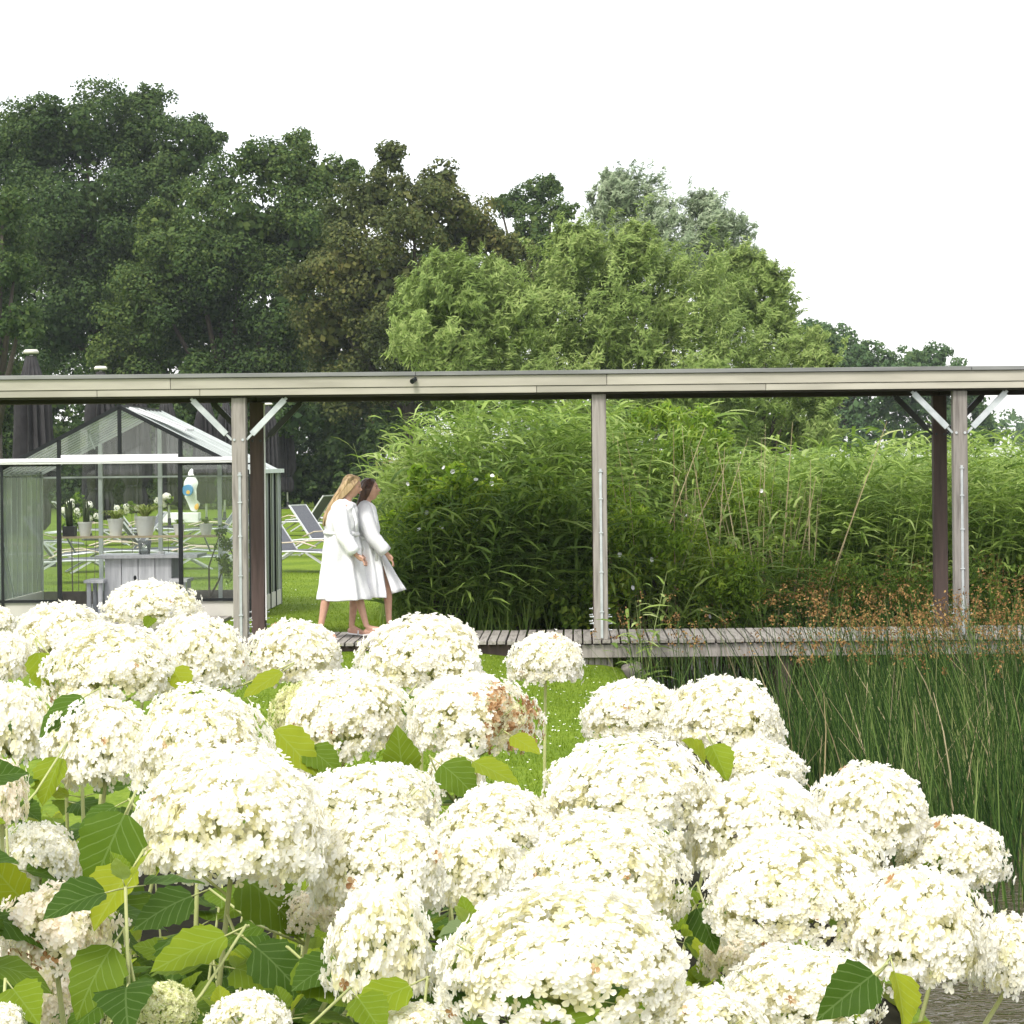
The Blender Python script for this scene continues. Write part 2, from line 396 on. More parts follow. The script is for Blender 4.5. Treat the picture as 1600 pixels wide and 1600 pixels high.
def glass_mat(name, tint, rim, film=0.06):
    m, nt, bs = base_mat(name)
    t = nt.nodes.new('ShaderNodeBsdfTransparent'); t.inputs[0].default_value = (*tint, 1)
    g = nt.nodes.new('ShaderNodeBsdfGlossy'); g.inputs['Roughness'].default_value = 0.02
    fr = nt.nodes.new('ShaderNodeFresnel'); fr.inputs[0].default_value = 1.5
    ad = nt.nodes.new('ShaderNodeMath'); ad.operation = 'ADD'; ad.inputs[1].default_value = rim; ad.use_clamp = True
    nt.links.new(fr.outputs[0], ad.inputs[0])
    mx = nt.nodes.new('ShaderNodeMixShader'); nt.links.new(ad.outputs[0], mx.inputs[0])
    nt.links.new(t.outputs[0], mx.inputs[1]); nt.links.new(g.outputs[0], mx.inputs[2])
    df = nt.nodes.new('ShaderNodeBsdfDiffuse'); df.inputs[0].default_value = (0.75, 0.80, 0.76, 1)
    m2 = nt.nodes.new('ShaderNodeMixShader'); m2.inputs[0].default_value = film
    nt.links.new(mx.outputs[0], m2.inputs[1]); nt.links.new(df.outputs[0], m2.inputs[2])
    nt.links.new(m2.outputs[0], nt.nodes['Material Output'].inputs['Surface'])
    return m
M['glass'] = glass_mat('clear_glass', (0.96, 0.98, 0.97), 0.0, 0.03)
M['glass_side'] = glass_mat('pale_film_side_glass', (0.97, 0.99, 0.98), 0.0, 0.30)  # side and roof panes: even whitish diffuse film mixed in
M['glass_roof'] = glass_mat('pale_film_roof_glass', (0.95, 0.98, 0.96), 0.0, 0.12)
M['vase_glass'] = glass_mat('vase_glass', (0.96, 0.98, 0.98), 0.03, 0.12)

# water: murky, slightly rippled
m, nt_, bs = base_mat('pond_water')
bs.inputs['Base Color'].default_value = (0.060, 0.048, 0.024, 1); bs.inputs['Roughness'].default_value = 0.03
bs.inputs['Specular IOR Level'].default_value = 0.5; bs.inputs['IOR'].default_value = 1.33
tc = nt_.nodes.new('ShaderNodeTexCoord'); mp = nt_.nodes.new('ShaderNodeMapping'); mp.inputs['Scale'].default_value = (1, 1.6, 1)
nt_.links.new(tc.outputs['Object'], mp.inputs[0])
n1 = nt_.nodes.new('ShaderNodeTexNoise'); n1.inputs['Scale'].default_value = 4.5; n1.inputs['Detail'].default_value = 2; n1.inputs['Distortion'].default_value = 2.5
nt_.links.new(mp.outputs[0], n1.inputs['Vector'])
bp = nt_.nodes.new('ShaderNodeBump'); bp.inputs['Strength'].default_value = 0.8; bp.inputs['Distance'].default_value = 0.06
nt_.links.new(n1.outputs['Fac'], bp.inputs['Height']); nt_.links.new(bp.outputs[0], bs.inputs['Normal'])
M['water'] = m

# ground: lawn where it is dry, mud near and below the water
m, nt_, bs = base_mat('lawn_ground')
bs.inputs['Roughness'].default_value = 0.9; bs.inputs['Specular IOR Level'].default_value = 0.1
tc = nt_.nodes.new('ShaderNodeTexCoord')
n1 = nt_.nodes.new('ShaderNodeTexNoise'); n1.inputs['Scale'].default_value = 0.7; n1.inputs['Detail'].default_value = 6
n2 = nt_.nodes.new('ShaderNodeTexNoise'); n2.inputs['Scale'].default_value = 28; n2.inputs['Detail'].default_value = 4
mp = nt_.nodes.new('ShaderNodeMapping'); mp.inputs['Scale'].default_value = (1, 0.35, 1)
nt_.links.new(tc.outputs['Object'], n1.inputs['Vector']); nt_.links.new(tc.outputs['Object'], mp.inputs[0]); nt_.links.new(mp.outputs[0], n2.inputs['Vector'])
mx = nt_.nodes.new('ShaderNodeMix'); mx.data_type = 'FLOAT'; mx.inputs[0].default_value = 0.5
nt_.links.new(n1.outputs['Fac'], mx.inputs[2]); nt_.links.new(n2.outputs['Fac'], mx.inputs[3])
r = ramp(nt_, [(0.35, (0.075, 0.125, 0.008)), (0.5, (0.115, 0.175, 0.012)), (0.66, (0.165, 0.225, 0.022))])
nt_.links.new(mx.outputs[0], r.inputs[0])
sp = nt_.nodes.new('ShaderNodeSeparateXYZ'); nt_.links.new(tc.outputs['Object'], sp.inputs[0])
mr = nt_.nodes.new('ShaderNodeMapRange'); mr.inputs[1].default_value = -0.55; mr.inputs[2].default_value = -0.36
nt_.links.new(sp.outputs[2], mr.inputs[0])
mc = nt_.nodes.new('ShaderNodeMix'); mc.data_type = 'RGBA'; mc.inputs[6].default_value = (0.03, 0.024, 0.014, 1)
nt_.links.new(mr.outputs[0], mc.inputs[0]); nt_.links.new(r.outputs[0], mc.inputs[7])
nt_.links.new(mc.outputs[2], bs.inputs['Base Color'])
bp = nt_.nodes.new('ShaderNodeBump'); bp.inputs['Strength'].default_value = 0.5; bp.inputs['Distance'].default_value = 0.02
nt_.links.new(n2.outputs['Fac'], bp.inputs['Height']); nt_.links.new(bp.outputs[0], bs.inputs['Normal'])
M['ground'] = m

# ------------------------------------------------------------------ ground, water, bed
WATER_Z = -1.0
def sstep(a, b, x):
    t = np.clip((x - a) / (b - a), 0, 1); return t * t * (3 - 2 * t)
def shore(Y):
    return np.interp(Y, [-10, 2, 6, 10, 15, 20, 24, 26, 34, 40], [2.2, 1.5, 1.0, 0.75, 0.35, 0.42, 0.42, 0.3, 0.2, 0.0])
def ground_z(X, Y):
    X = np.asarray(X, float); Y = np.asarray(Y, float)
    z = -0.10 - 0.18 * sstep(-1.6, 0.4, X) * sstep(8, 14, Y) * (1 - sstep(24, 27, Y))
    z = z + 0.42 * (1 - sstep(7, 14, Y))
    t = X - shore(Y)
    wet = sstep(-0.02, 0.75, t) * (1 - sstep(34, 42, Y)) * (1 - sstep(60, 80, X)) * sstep(-60, -40, Y)
    z = z * (1 - wet) + (-1.5) * wet
    return z + 0.8 * sstep(140, 260, Y) 
gx = np.unique(np.concatenate([np.linspace(-600, -40, 15), np.linspace(-40, -9, 16), np.linspace(-9, 6, 85), np.linspace(6, 90, 40), np.linspace(90, 700, 14)]))
gy = np.unique(np.concatenate([np.linspace(-300, -10, 8), np.linspace(-10, 45, 110), np.linspace(45, 300, 40), np.linspace(300, 2500, 12)]))
XX, YY = np.meshgrid(gx, gy)
ZZ = ground_z(XX, YY)
V = np.stack([XX.ravel(), YY.ravel(), ZZ.ravel()], 1)
nx, ny = len(gx), len(gy)
ii, jj = np.meshgrid(np.arange(nx - 1), np.arange(ny - 1))
a = (jj * nx + ii).ravel()
o = link('lawn', np_mesh('lawn', V, [(np.stack([a, a + 1, a + nx + 1, a + nx], 1), 0)], M['ground'], True)); tag(o, kind='structure')
mb = MB(); mb.add([(-0.4, -50, WATER_Z), (75, -50, WATER_Z), (75, 41, WATER_Z), (-0.4, 41, WATER_Z)], [(0, 1, 2, 3)])
tag(mb.build('pond_water', M['water']), kind='structure')
bx = np.linspace(-6.5, 1.45, 60); by = np.linspace(0.6, 11.0, 50)
XX, YY = np.meshgrid(bx, by); YY = YY - sstep(6, 11, YY) * (1.1 + .5 * np.sin(XX * 2.1) + .25 * np.sin(XX * 5.3 + 1)); XX = np.minimum(XX, shore(YY) - 0.08)
ZZ = ground_z(XX, YY) + 0.02 + 0.03 * rng.random(XX.shape)
a = (np.meshgrid(np.arange(59), np.arange(49))[1] * 60 + np.meshgrid(np.arange(59), np.arange(49))[0]).ravel()
tag(link('flower_bed_soil', np_mesh('flower_bed_soil', np.stack([XX.ravel(), YY.ravel(), ZZ.ravel()], 1), [(np.stack([a, a + 1, a + 61, a + 60], 1), 0)], M['soil'], True)), kind='structure')

# ------------------------------------------------------------------ boardwalk
PXS = [-3.584, 0.250, 4.090]
DX0, DX1 = -7.0, 8.2
wk = empty('boardwalk', (0, 24.7, 0), 'low grey timber boardwalk of crosswise planks running from the lawn out over the pond', 'boardwalk')
O = wk.location
r_ = random.Random(3)
x = DX0; pvar = []
while x < DX1:
    wd = r_.uniform(0.098, 0.104)
    mb = MB(O)
    y0 = 23.955 + r_.uniform(-0.008, 0.008); y1 = 25.50 + r_.uniform(-0.01, 0.01); z = r_.uniform(-0.004, 0.002)
    sk = r_.uniform(-0.003, 0.003)
    mb.box((x, y0, -0.034 + z), (x + wd - r_.uniform(0.014, 0.024), y1, z))
    mb.v = [Vector((v.x + (sk if v.y > 0 else 0), v.y, v.z)) for v in mb.v]
    mb.build('plank', M['plank'], wk)
    x += wd
for (xa, xb) in ((DX0, -2.0), (-1.99, 0.03)):
    mb = MB(O); mb.box((xa, 24.06, -0.20), (xb, 24.13, -0.045)); mb.build('edge_beam', M['wood_brown'], wk, bevel=0.004)
for (xa, xb) in ((0.04, 3.9), (3.91, DX1)):
    mb = MB(O); mb.box((xa, 24.00, -0.19), (xb, 24.07, -0.052)); mb.build('edge_beam', M['wood_grey'], wk, bevel=0.004)
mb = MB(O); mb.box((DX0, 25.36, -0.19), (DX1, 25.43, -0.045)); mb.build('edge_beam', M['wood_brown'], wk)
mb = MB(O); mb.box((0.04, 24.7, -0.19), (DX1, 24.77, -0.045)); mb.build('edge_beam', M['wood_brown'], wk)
for k in range(5):
    mb = MB(O); mb.box((0.05 + k * 0.066, 24.075, -0.6), (0.05 + k * 0.066 + 0.058, 24.095, -0.192)); mb.build('retaining_board', M['wood_grey'], wk)
for px_ in (2.2, 4.09, 6.2):
    for yy in (24.15, 25.25):
        mb = MB(O); mb.box((px_ - 0.08, yy - 0.08, -1.6), (px_ + 0.08, yy + 0.08, -0.195)); mb.build('pile', M['wood_brown'], wk)
mb = MB((0.55, 23.9, -0.6))
mb.add([(0.44, 23.8, -0.9), (0.86, 23.8, -0.9), (0.86, 24.05, -0.9), (0.44, 24.05, -0.9), (0.46, 23.82, -0.30), (0.62, 23.82, -0.22), (0.66, 24.04, -0.23), (0.46, 24.04, -0.27), (0.80, 23.84, -0.55), (0.82, 24.04, -0.55)],
       [(3, 2, 1, 0), (4, 5, 6, 7), (0, 4, 7, 3), (0, 1, 8, 5, 4), (5, 8, 9, 6), (1, 2, 9, 8), (2, 3, 7, 6, 9)])
tag(mb.build('concrete_block', M['concrete'], bevel=0.02), 'rough broken concrete block on the bank under the boardwalk, right of the lawn corner', 'concrete block')

# ------------------------------------------------------------------ roofed walkway (pergola)
pg = empty('covered_walkway', (0.25, 24.7, 0), 'long flat-roofed timber canopy on grey posts with steel braces standing along the boardwalk', 'canopy')
O = pg.location
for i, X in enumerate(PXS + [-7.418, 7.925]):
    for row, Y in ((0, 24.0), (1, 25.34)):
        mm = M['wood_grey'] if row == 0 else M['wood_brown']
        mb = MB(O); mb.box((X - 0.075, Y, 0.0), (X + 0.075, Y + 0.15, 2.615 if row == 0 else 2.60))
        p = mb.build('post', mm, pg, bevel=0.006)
        if row == 0:
            mb = MB(O); mb.box((X - 0.013 + 0.008, Y - 0.012, 0.02), (X + 0.013 + 0.008, Y - 0.002, 1.82)); mb.build('steel_strip', M['galv'], pg)
            for z in (0.3, 0.72, 1.14, 1.5, 1.79):
                mb = MB(O); mb.bar((X - 0.022 + .008, Y - 0.013, z), (X + 0.022 + .008, Y - 0.013, z), 0.012); mb.build('strip_clip', M['galv'], pg)
        for z in (0.10, 0.17, 0.24):
            for s in (-1, 1):
                mb = MB(O); mb.tube([(X + s * 0.073, Y + 0.075, z), (X + s * 0.118, Y + 0.075, z)], 0.006, 6)
                mb.tube([(X + s * 0.078, Y + 0.075, z), (X + s * 0.088, Y + 0.075, z)], 0.016, 6)
                mb.build('bolt', M['galv'], pg)
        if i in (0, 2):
            bm_ = M['galv'] if row == 0 else M['dark_and_shaded_steel']  # back braces and bolts: underside shade put into a darker steel colour
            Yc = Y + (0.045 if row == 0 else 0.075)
            for s in (-1, 1):
                a_ = Vector((X + s * 0.078, Yc, 2.165)); b_ = Vector((X + s * 0.50, Yc, 2.60))
                d = (b_ - a_)
                mb = MB(O)
                mb.bar(a_, a_ + d * 0.16, 0.022, 0.030, up=(0, 1, 0)); mb.bar(a_ + d * 0.14, a_ + d * 0.97, 0.062, 0.05, up=(0, 1, 0))
                mb.bar(a_ + d * 0.95, a_ + d * 1.02, 0.03, 0.03, up=(0, 1, 0))
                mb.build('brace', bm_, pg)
                mb = MB(O); mb.tube([(X + s * 0.045, Y - 0.012, 2.165), (X + s * 0.045, Y + 0.01, 2.165)], 0.014, 8); mb.build('bolt', M['galv'] if row == 0 else M['dark_and_shaded_steel'], pg)
# thin pale strip up the side of the back-left post
mb = MB(O); mb.box((-3.584 + 0.079, 25.36, 0.15), (-3.584 + 0.092, 25.40, 2.58)); mb.build('pale_strip', M['gh_white'], pg)
# roof
XA, XB = -8.2, 8.8
def joints(xs, name, y0, y1, z0, z1, m, bev=0.003):
    for a_, b_ in zip(xs[:-1], xs[1:]):
        mb = MB(O); mb.box((a_ + 0.0025, y0, z0), (b_ - 0.0025, y1, z1)); mb.build(name, m, pg, bevel=bev)
joints([XA, -4.29, 0.335, 4.9, XB], 'fascia_board', 23.925, 23.955, 2.708, 2.822, M['fascia'])
joints([XA, -5.07, -3.98, -0.41, 2.02, 5.6, XB], 'lower_fascia_board', 23.935, 23.965, 2.634, 2.703, M['fascia'])
joints([XA, -1.69, 4.2, XB], 'roof_flashing', 23.90, 24.02, 2.826, 2.868, M['flashing'], 0.002)
joints([XA, -1.0, 5.0, XB], 'roof_sheet', 24.022, 25.42, 2.80, 2.86, M['roof_top'])
joints([XA, 0.25, XB], 'roof_flashing', 25.42, 25.58, 2.83, 2.868, M['flashing'], 0.002)
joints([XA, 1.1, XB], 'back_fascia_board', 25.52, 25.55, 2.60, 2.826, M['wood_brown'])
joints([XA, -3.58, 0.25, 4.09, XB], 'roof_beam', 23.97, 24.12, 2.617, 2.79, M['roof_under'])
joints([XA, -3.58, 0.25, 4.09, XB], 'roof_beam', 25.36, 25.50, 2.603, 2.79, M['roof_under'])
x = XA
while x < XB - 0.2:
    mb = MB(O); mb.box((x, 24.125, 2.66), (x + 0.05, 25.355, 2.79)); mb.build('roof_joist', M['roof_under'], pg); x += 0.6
# small spotlight on the fascia
c = P(649, 592, 23.92)
sp_ = empty('spotlight', c, 'tiny black spotlight fixed to the pale fascia board of the canopy', 'spotlight')
mb = MB(c); mb.box((c.x - .012, 23.905, c.z - .02), (c.x + .012, 23.922, c.z + .02)); mb.build('bracket', M['gh_black'], sp_)
mb = MB(c); mb.tube([c + Vector((0, -.015, -.008)), c + Vector((-.03, -.075, -.03))], [.022, .028], 10); mb.build('lamp_head', M['gh_black'], sp_)

# ------------------------------------------------------------------ greenhouse
GX, GY, GD, GW = -5.94, 29.4, 2.83, 1.70
GZ0 = -0.10; GE, GR = 1.79, 2.665
gh = empty('greenhouse', (GX, GY, GZ0), 'small gabled glass greenhouse with black frame and white door rail behind the canopy', 'greenhouse')
O = gh.location
xl, xr, yf, yb = GX - GW, GX + GW, GY, GY + GD
def gz(x_): return GE + (GR - GE) * (1 - abs(x_ - GX) / GW)
def gbar(p0, p1, w_, m, name='frame_bar', h_=None):
    mb = MB(O); mb.bar(p0, p1, w_, h_); return mb.build(name, M[m], gh)
BZ = 0.12
# front gable
for x_ in (xl, xr): gbar((x_, yf, GZ0), (x_, yf, GE), 0.05, 'gh_black')
dj = (-0.79, 0.79)
for d in dj: gbar((GX + d, yf - 0.035, GZ0), (GX + d, yf - 0.035, 1.96 if d < 0 else 1.96), 0.052, 'gh_black', 'door_frame')
for d in dj: gbar((GX + d, yf, 1.97), (GX + d, yf, gz(GX + d) - 0.02), 0.045, 'gh_black')
gbar((GX - 1.53, yf - 0.04, GZ0), (GX - 1.53, yf - 0.04, 1.96), 0.032, 'gh_black', 'door_frame')
gbar((GX, yf, 2.03), (GX, yf, GR - 0.03), 0.045, 'gh_black')
for s in (-1, 1):
    gbar((GX, yf, GR), (GX + s * (GW + 0.03), yf, GE - 0.015), 0.045, 'gh_black', 'gable_rafter', 0.05)
    gbar((GX, yb, GR), (GX + s * (GW + 0.03), yb, GE - 0.015), 0.04, 'gh_pale', 'gable_rafter', 0.05)
mb = MB(O); mb.box((xl - 0.12, yf - 0.10, 1.925), (GX + 1.62, yf - 0.045, 2.0)); mb.build('door_rail', M['gh_white'], gh, bevel=0.006)
mb = MB(O); mb.box((xl - 0.12, yf - 0.112, 1.955), (GX + 1.62, yf - 0.102, 1.968)); mb.build('rail_lip', M['gh_white'], gh)
mb = MB(O); mb.box((GX - 0.76, yf - 0.03, 2.005), (GX + 0.76, yf - 0.005, 2.045)); mb.build('lintel', M['gh_white'], gh)
for (a_, b_) in ((xl + .03, GX - 0.82), (GX + 0.82, xr - .03)):
    mb = MB(O); mb.box((a_, yf - 0.02, GZ0 + 0.01), (b_, yf + 0.02, BZ)); mb.build('base_panel', M['cream'], gh)
    gbar((a_, yf - 0.03, BZ + 0.025), (b_, yf - 0.03, BZ + 0.025), 0.035, 'gh_black', 'sill')
    mb = MB(O); mb.box((a_, yf - 0.002, BZ + 0.045), (b_, yf + 0.002, 1.75)); mb.build('glass_pane', M['glass'], gh)
    mid = (a_ + b_) / 2
gbar((GX + 0.82, yf - .03, 1.91), (xr, yf - .03, 1.91), 0.022, 'gh_black', 'top_rail'); gbar((xl, yf - .03, 1.91), (GX - 0.82, yf - .03, 1.91), 0.022, 'gh_black', 'top_rail')
def tri_pane(x0, x1, y_, z0):
    mb = MB(O); za, zb = gz(x0) - 0.03, gz(x1) - 0.03
    v = [(x0, y_ - .002, z0), (x1, y_ - .002, z0), (x1, y_ - .002, zb), (x0, y_ - .002, za), (x0, y_ + .002, z0), (x1, y_ + .002, z0), (x1, y_ + .002, zb), (x0, y_ + .002, za)]
    mb.add(v, [(0, 1, 2, 3), (7, 6, 5, 4), (0, 4, 5, 1), (1, 5, 6, 2), (2, 6, 7, 3), (3, 7, 4, 0)]); mb.build('glass_pane', M['glass'], gh)
tri_pane(GX - 0.76, GX - 0.025, yf, 2.05); tri_pane(GX + 0.025, GX + 0.76, yf, 2.05)
tri_pane(GX - 1.4, GX - 0.82, yf, 1.84); tri_pane(GX + 0.82, GX + 1.4, yf, 1.84)
# rear gable: pale inner side
for x_ in (xl, GX - .85, GX, GX + .85, xr):
    gbar((x_, yb, GZ0), (x_, yb, gz(x_) - 0.02), 0.055 if abs(x_ - GX) < 1.5 else 0.045, 'gh_pale')
    if x_ < xr - .1:
        tri_pane(x_ + .03, x_ + .82, yb + 0.03, BZ)
gbar((xl, yb - .03, 1.735), (xr, yb - .03, 1.735), 0.025, 'gh_pale', 'cross_rail')
mb = MB(O); mb.box((xl, yb - 0.01, GZ0), (xr, yb + 0.01, BZ - .01)); mb.build('base_panel', M['concrete'], gh)
# sides
nb = 5
for s, x_ in ((-1, xl), (1, xr)):
    for k in range(nb + 1):
        y_ = yf + GD * k / nb
        if 0 < k: gbar((x_ + s * 0.012, y_, GZ0 + .01), (x_ + s * 0.012, y_, GE), 0.03, 'gh_black' if s > 0 else 'gh_pale')
        if k < nb:
            mb = MB(O); mb.box((x_ - .002, y_ + .02, BZ), (x_ + .002, y_ + GD / nb - .02, GE - .02)); mb.build('glass_pane', M['glass_side'], gh)
            # intermediate glazing bar
            gbar((x_, y_ + GD / nb / 2, BZ), (x_, y_ + GD / nb / 2, GE), 0.016, 'gh_pale' if s < 0 else 'gh_black', 'glazing_bar')
    mb = MB(O); mb.box((x_ - .015, yf + .02, GZ0 + .01), (x_ + .015, yb - .02, BZ - .005)); mb.build('base_panel', M['cream'], gh)
    mb = MB(O); mb.box((x_ - .04 + s * .03, yf - .03, GE - 0.015), (x_ + .04 + s * .03, yb + .03, GE + .04)); mb.build('gutter', M['gh_pale'], gh)
    gbar((x_ - s * .03, yf + .05, 1.55), (x_ - s * .03, yf + 1.1, BZ + .05), 0.022, 'gh_pale', 'diagonal_brace')
    # roof
    ang = math.atan2(GR - GE, GW)
    for k in range(nb * 2 + 1):
        y_ = yf + GD * k / (nb * 2)
        gbar((GX + s * .02, y_, GR - .008), (x_, y_, GE + .01), 0.022, 'gh_pale', 'roof_bar', 0.028)
        if k < nb * 2:
            mb = MB(O); off = Vector((s * math.sin(ang), 0, math.cos(ang))) * 0.004
            a_ = Vector((GX + s * .03, y_ + .013, GR - .015)); b_ = Vector((x_, y_ + .013, GE + .005)); w_ = Vector((0, GD / (nb * 2) - .026, 0))
            q = [a_, b_, b_ + w_, a_ + w_]
            mb.add(q + [v + off for v in q], [(3, 2, 1, 0), (4, 5, 6, 7), (0, 1, 5, 4), (1, 2, 6, 5), (2, 3, 7, 6), (3, 0, 4, 7)]); mb.build('roof_pane', M['glass_roof'], gh)
gbar((GX, yf - .03, GR + .01), (GX, yb + .03, GR + .01), 0.06, 'gh_black', 'ridge_bar', 0.04)
# roof vent, open, on the right slope and a stay inside the left
rv = MB(O)
p0 = Vector((GX + 0.07, yf + 0.35, GR - .01)); p1 = Vector((GX + 0.80, yf + 0.35, GR - .30))
for dy in (0, 0.55): rv.bar(p0 + Vector((0, dy, 0)), p1 + Vector((0, dy, 0)), 0.03, 0.035)
rv.bar(p1, p1 + Vector((0, .55, 0)), 0.04, 0.03); rv.bar(p0, p0 + Vector((0, .55, 0)), 0.03, 0.03)
v_ = rv.build('roof_vent', M['gh_white'], gh)
rv = MB(O); q = [p0, p1, p1 + Vector((0, .55, 0)), p0 + Vector((0, .55, 0))]; u = Vector((0, 0, .004))
rv.add(q + [k + u for k in q], [(3, 2, 1, 0), (4, 5, 6, 7), (0, 1, 5, 4), (1, 2, 6, 5), (2, 3, 7, 6), (3, 0, 4, 7)]); rv.build('vent_pane', M['glass'], gh)
gbar((GX - .45, yf + .6, 2.12), (GX - .55, yf + .6, 2.38), 0.018, 'gh_pale', 'vent_stay')

# greenhouse floor and the timber terrace in front
for (nm, xa, xb, ya, yb2, z, mm, n_, al) in (('paving_slab', xl + .05, xr - .05, yf + .05, yb - .05, -0.075, 'tile', 7, 'floor'),):
    fl = empty('greenhouse_floor', (GX, GY + 1, z), None); fl['kind'] = 'structure'
    for i in range(7):
        for j in range(6):
            mb = MB(fl.location); wx = (xb - xa) / 7; wy = (yb2 - ya) / 6
            mb.box((xa + i * wx + .004, ya + j * wy + .004, z - .03), (xa + (i + 1) * wx - .004, ya + (j + 1) * wy - .004, z + .002 * ((i * 3 + j) % 3)))
            mb.build('paving_slab', M[mm], fl)
tr_ = empty('timber_terrace', (-5.6, 27.3, -0.09)); tr_['kind'] = 'structure'
tx = -6.75
while tx < -4.6:
    mb = MB(tr_.location); mb.box((tx, 25.55, -0.12), (tx + 0.132, 29.3, -0.06 + r_.uniform(-.003, .003))); mb.build('terrace_plank', M['plank'], tr_); tx += 0.142

# shelf, pots, plants
def at_z(px, py, z):
    d = P(px, py, 1.0) - Vector((0, 0, CZ)); k = (z - CZ) / d.z; return Vector((0, 0, CZ)) + d * k
SY = 31.55
sh = P(215, 837, SY)
x0, x1 = P(85, 837, SY).x, P(345, 837, SY).x
sf = empty('plant_shelf', (GX, SY, sh.z), 'long thin wooden shelf holding the potted plants inside the greenhouse', 'shelf')
mb = MB(sf.location); mb.box((x0, SY - .12, sh.z - .028), (x1, SY + .14, sh.z)); mb.build('shelf_board', M['shelf'], sf)
for x_ in (x0 + .15, x1 - .25): 
    mb = MB(sf.location); mb.bar((x_, SY + .12, sh.z - .03), (x_, yb - .05, sh.z - .25), .02); mb.build('shelf_bracket', M['gh_pale'], sf)
def blades(mb, c, n, L, spread, w_, seg=4, up=0.8, seed=0, m=0, droop=1.0):
    q = random.Random(seed)
    for i in range(n):
        a = q.uniform(0, 2 * math.pi); l = L * q.uniform(.6, 1.1); out_ = spread * q.uniform(.4, 1.2)
        d = Vector((math.cos(a), math.sin(a), 0)); s_ = Vector((-d.y, d.x, 0)); vs = []
        for k in range(seg + 1):
            t = k / seg
            p = Vector(c) + d * (out_ * l * t) + Vector((0, 0, l * up * (t - droop * 0.75 * t * t)))
            ww = w_ * (1 - t) ** .6 * (.6 + .8 * t if t < .5 else 1)
            vs += [p - s_ * ww, p + s_ * ww]
        mb.add(vs, [(2 * k, 2 * k + 1, 2 * k + 3, 2 * k + 2) for k in range(seg)], m)
def pot(px, rtop, h, label, kind, potm, seed, group='potted plants on the greenhouse shelf', square=False):
    c = P(px, 836, SY); c.z = sh.z
    t = empty('potted_plant', c, label, 'potted plant', group)
    mb = MB(c)
    if square: mb.box((c.x - rtop, c.y - rtop, c.z + .001), (c.x + rtop, c.y + rtop, c.z + h))
    else: mb.lathe(c, [(0.0, .001), (rtop * .68, .001), (rtop * .95, h * .86), (rtop, h * .86), (rtop * 1.02, h), (rtop * .9, h), (rtop * .85, h * .9), (0, h * .88)], 20)
    mb.build('pot', potm, t, smooth=False)
    mb = MB(c); top = c + Vector((0, 0, h * .85))
    if kind == 'spider': blades(mb, top, 90, rtop * 3.6, .8, .012, up=1.1, seed=seed); mb.build('leaves', M['l_spider'], t)
    elif kind == 'small': blades(mb, top, 60, rtop * 2.6, .6, .014, up=1.1, seed=seed); mb.build('leaves', M['l_lime'], t)
    elif kind == 'cactus':
        q = random.Random(seed)
        for i in range(6):
            a = q.uniform(0, 6.28); rr = q.uniform(0, rtop * .5); hh = q.uniform(.26, .42)
            b = top + Vector((math.cos(a) * rr, math.sin(a) * rr, 0))
            mb.tube([b, b + Vector((q.uniform(-.02, .02), 0, hh * .5)), b + Vector((q.uniform(-.04, .04), 0, hh))], [.018, .022, .008], 7)
        mb.build('cactus_stem', M['cactus'], t, smooth=True)
    return t
pot(109, .085, .14, 'tall cactus in a square black pot at the left end of the shelf', 'cactus', M['pot_dark'], 1, square=True)
pot(133, .10, .20, 'tall cactus in a white pot beside the square black pot', 'cactus', M['pot_white'], 2)
pot(181, .115, .24, 'striped spider plant in the middle-sized white pot, left of the largest pot', 'spider', M['pot_white'], 3)
pot(227, .15, .27, 'spider plant in the largest white pot in the middle of the shelf', 'spider', M['pot_white'], 4)
pot(280, .085, .16, 'small yellow green plant in a white pot half hidden by the right door frame', 'small', M['pot_white'], 5)
pot(322, .095, .16, 'yellow green leafy plant in a small white pot at the right end of the shelf', 'small', M['pot_white'], 6)

# table with bench
TY = 30.35
tz = P(220, 866, TY + .2).z
tb = empty('pedestal_table', (P(215, 866, TY).x, TY + .3, -0.07), 'grey washed plank table with a boxed plank pedestal inside the greenhouse', 'table')
O = tb.location
xa, xb = P(150, 866, TY).x, P(310, 866, TY).x
for k in range(6):
    mb = MB(O); y_ = TY - .1 + k * .135; mb.box((xa, y_, tz - .045), (xb, y_ + .128, tz)); mb.build('tabletop_plank', M['table'], tb, bevel=.003)
pa, pb = P(163, 866, TY).x, P(268, 866, TY).x; wp = (pb - pa) / 4
for k in range(4):
    mb = MB(O); mb.box((pa + k * wp + .004, TY, -.072), (pa + (k + 1) * wp - .004, TY + .028, tz - .047)); mb.build('pedestal_plank', M['table'], tb, bevel=.003)
    mb = MB(O); mb.box((pa + k * wp + .004, TY + .55, -.072), (pa + (k + 1) * wp - .004, TY + .578, tz - .047)); mb.build('pedestal_plank', M['table'], tb)
for x_ in (pa, pb - .028):
    mb = MB(O); mb.box((x_, TY + .03, -.072), (x_ + .028, TY + .548, tz - .047)); mb.build('pedestal_side', M['table'], tb)
mb = MB(O); c = P(211, 903, TY); mb.ball((c.x, TY - .004, c.z), .035, 10, sc=(.6, .25, 1)); mb.build('knot_hole', M['gh_black'], tb)
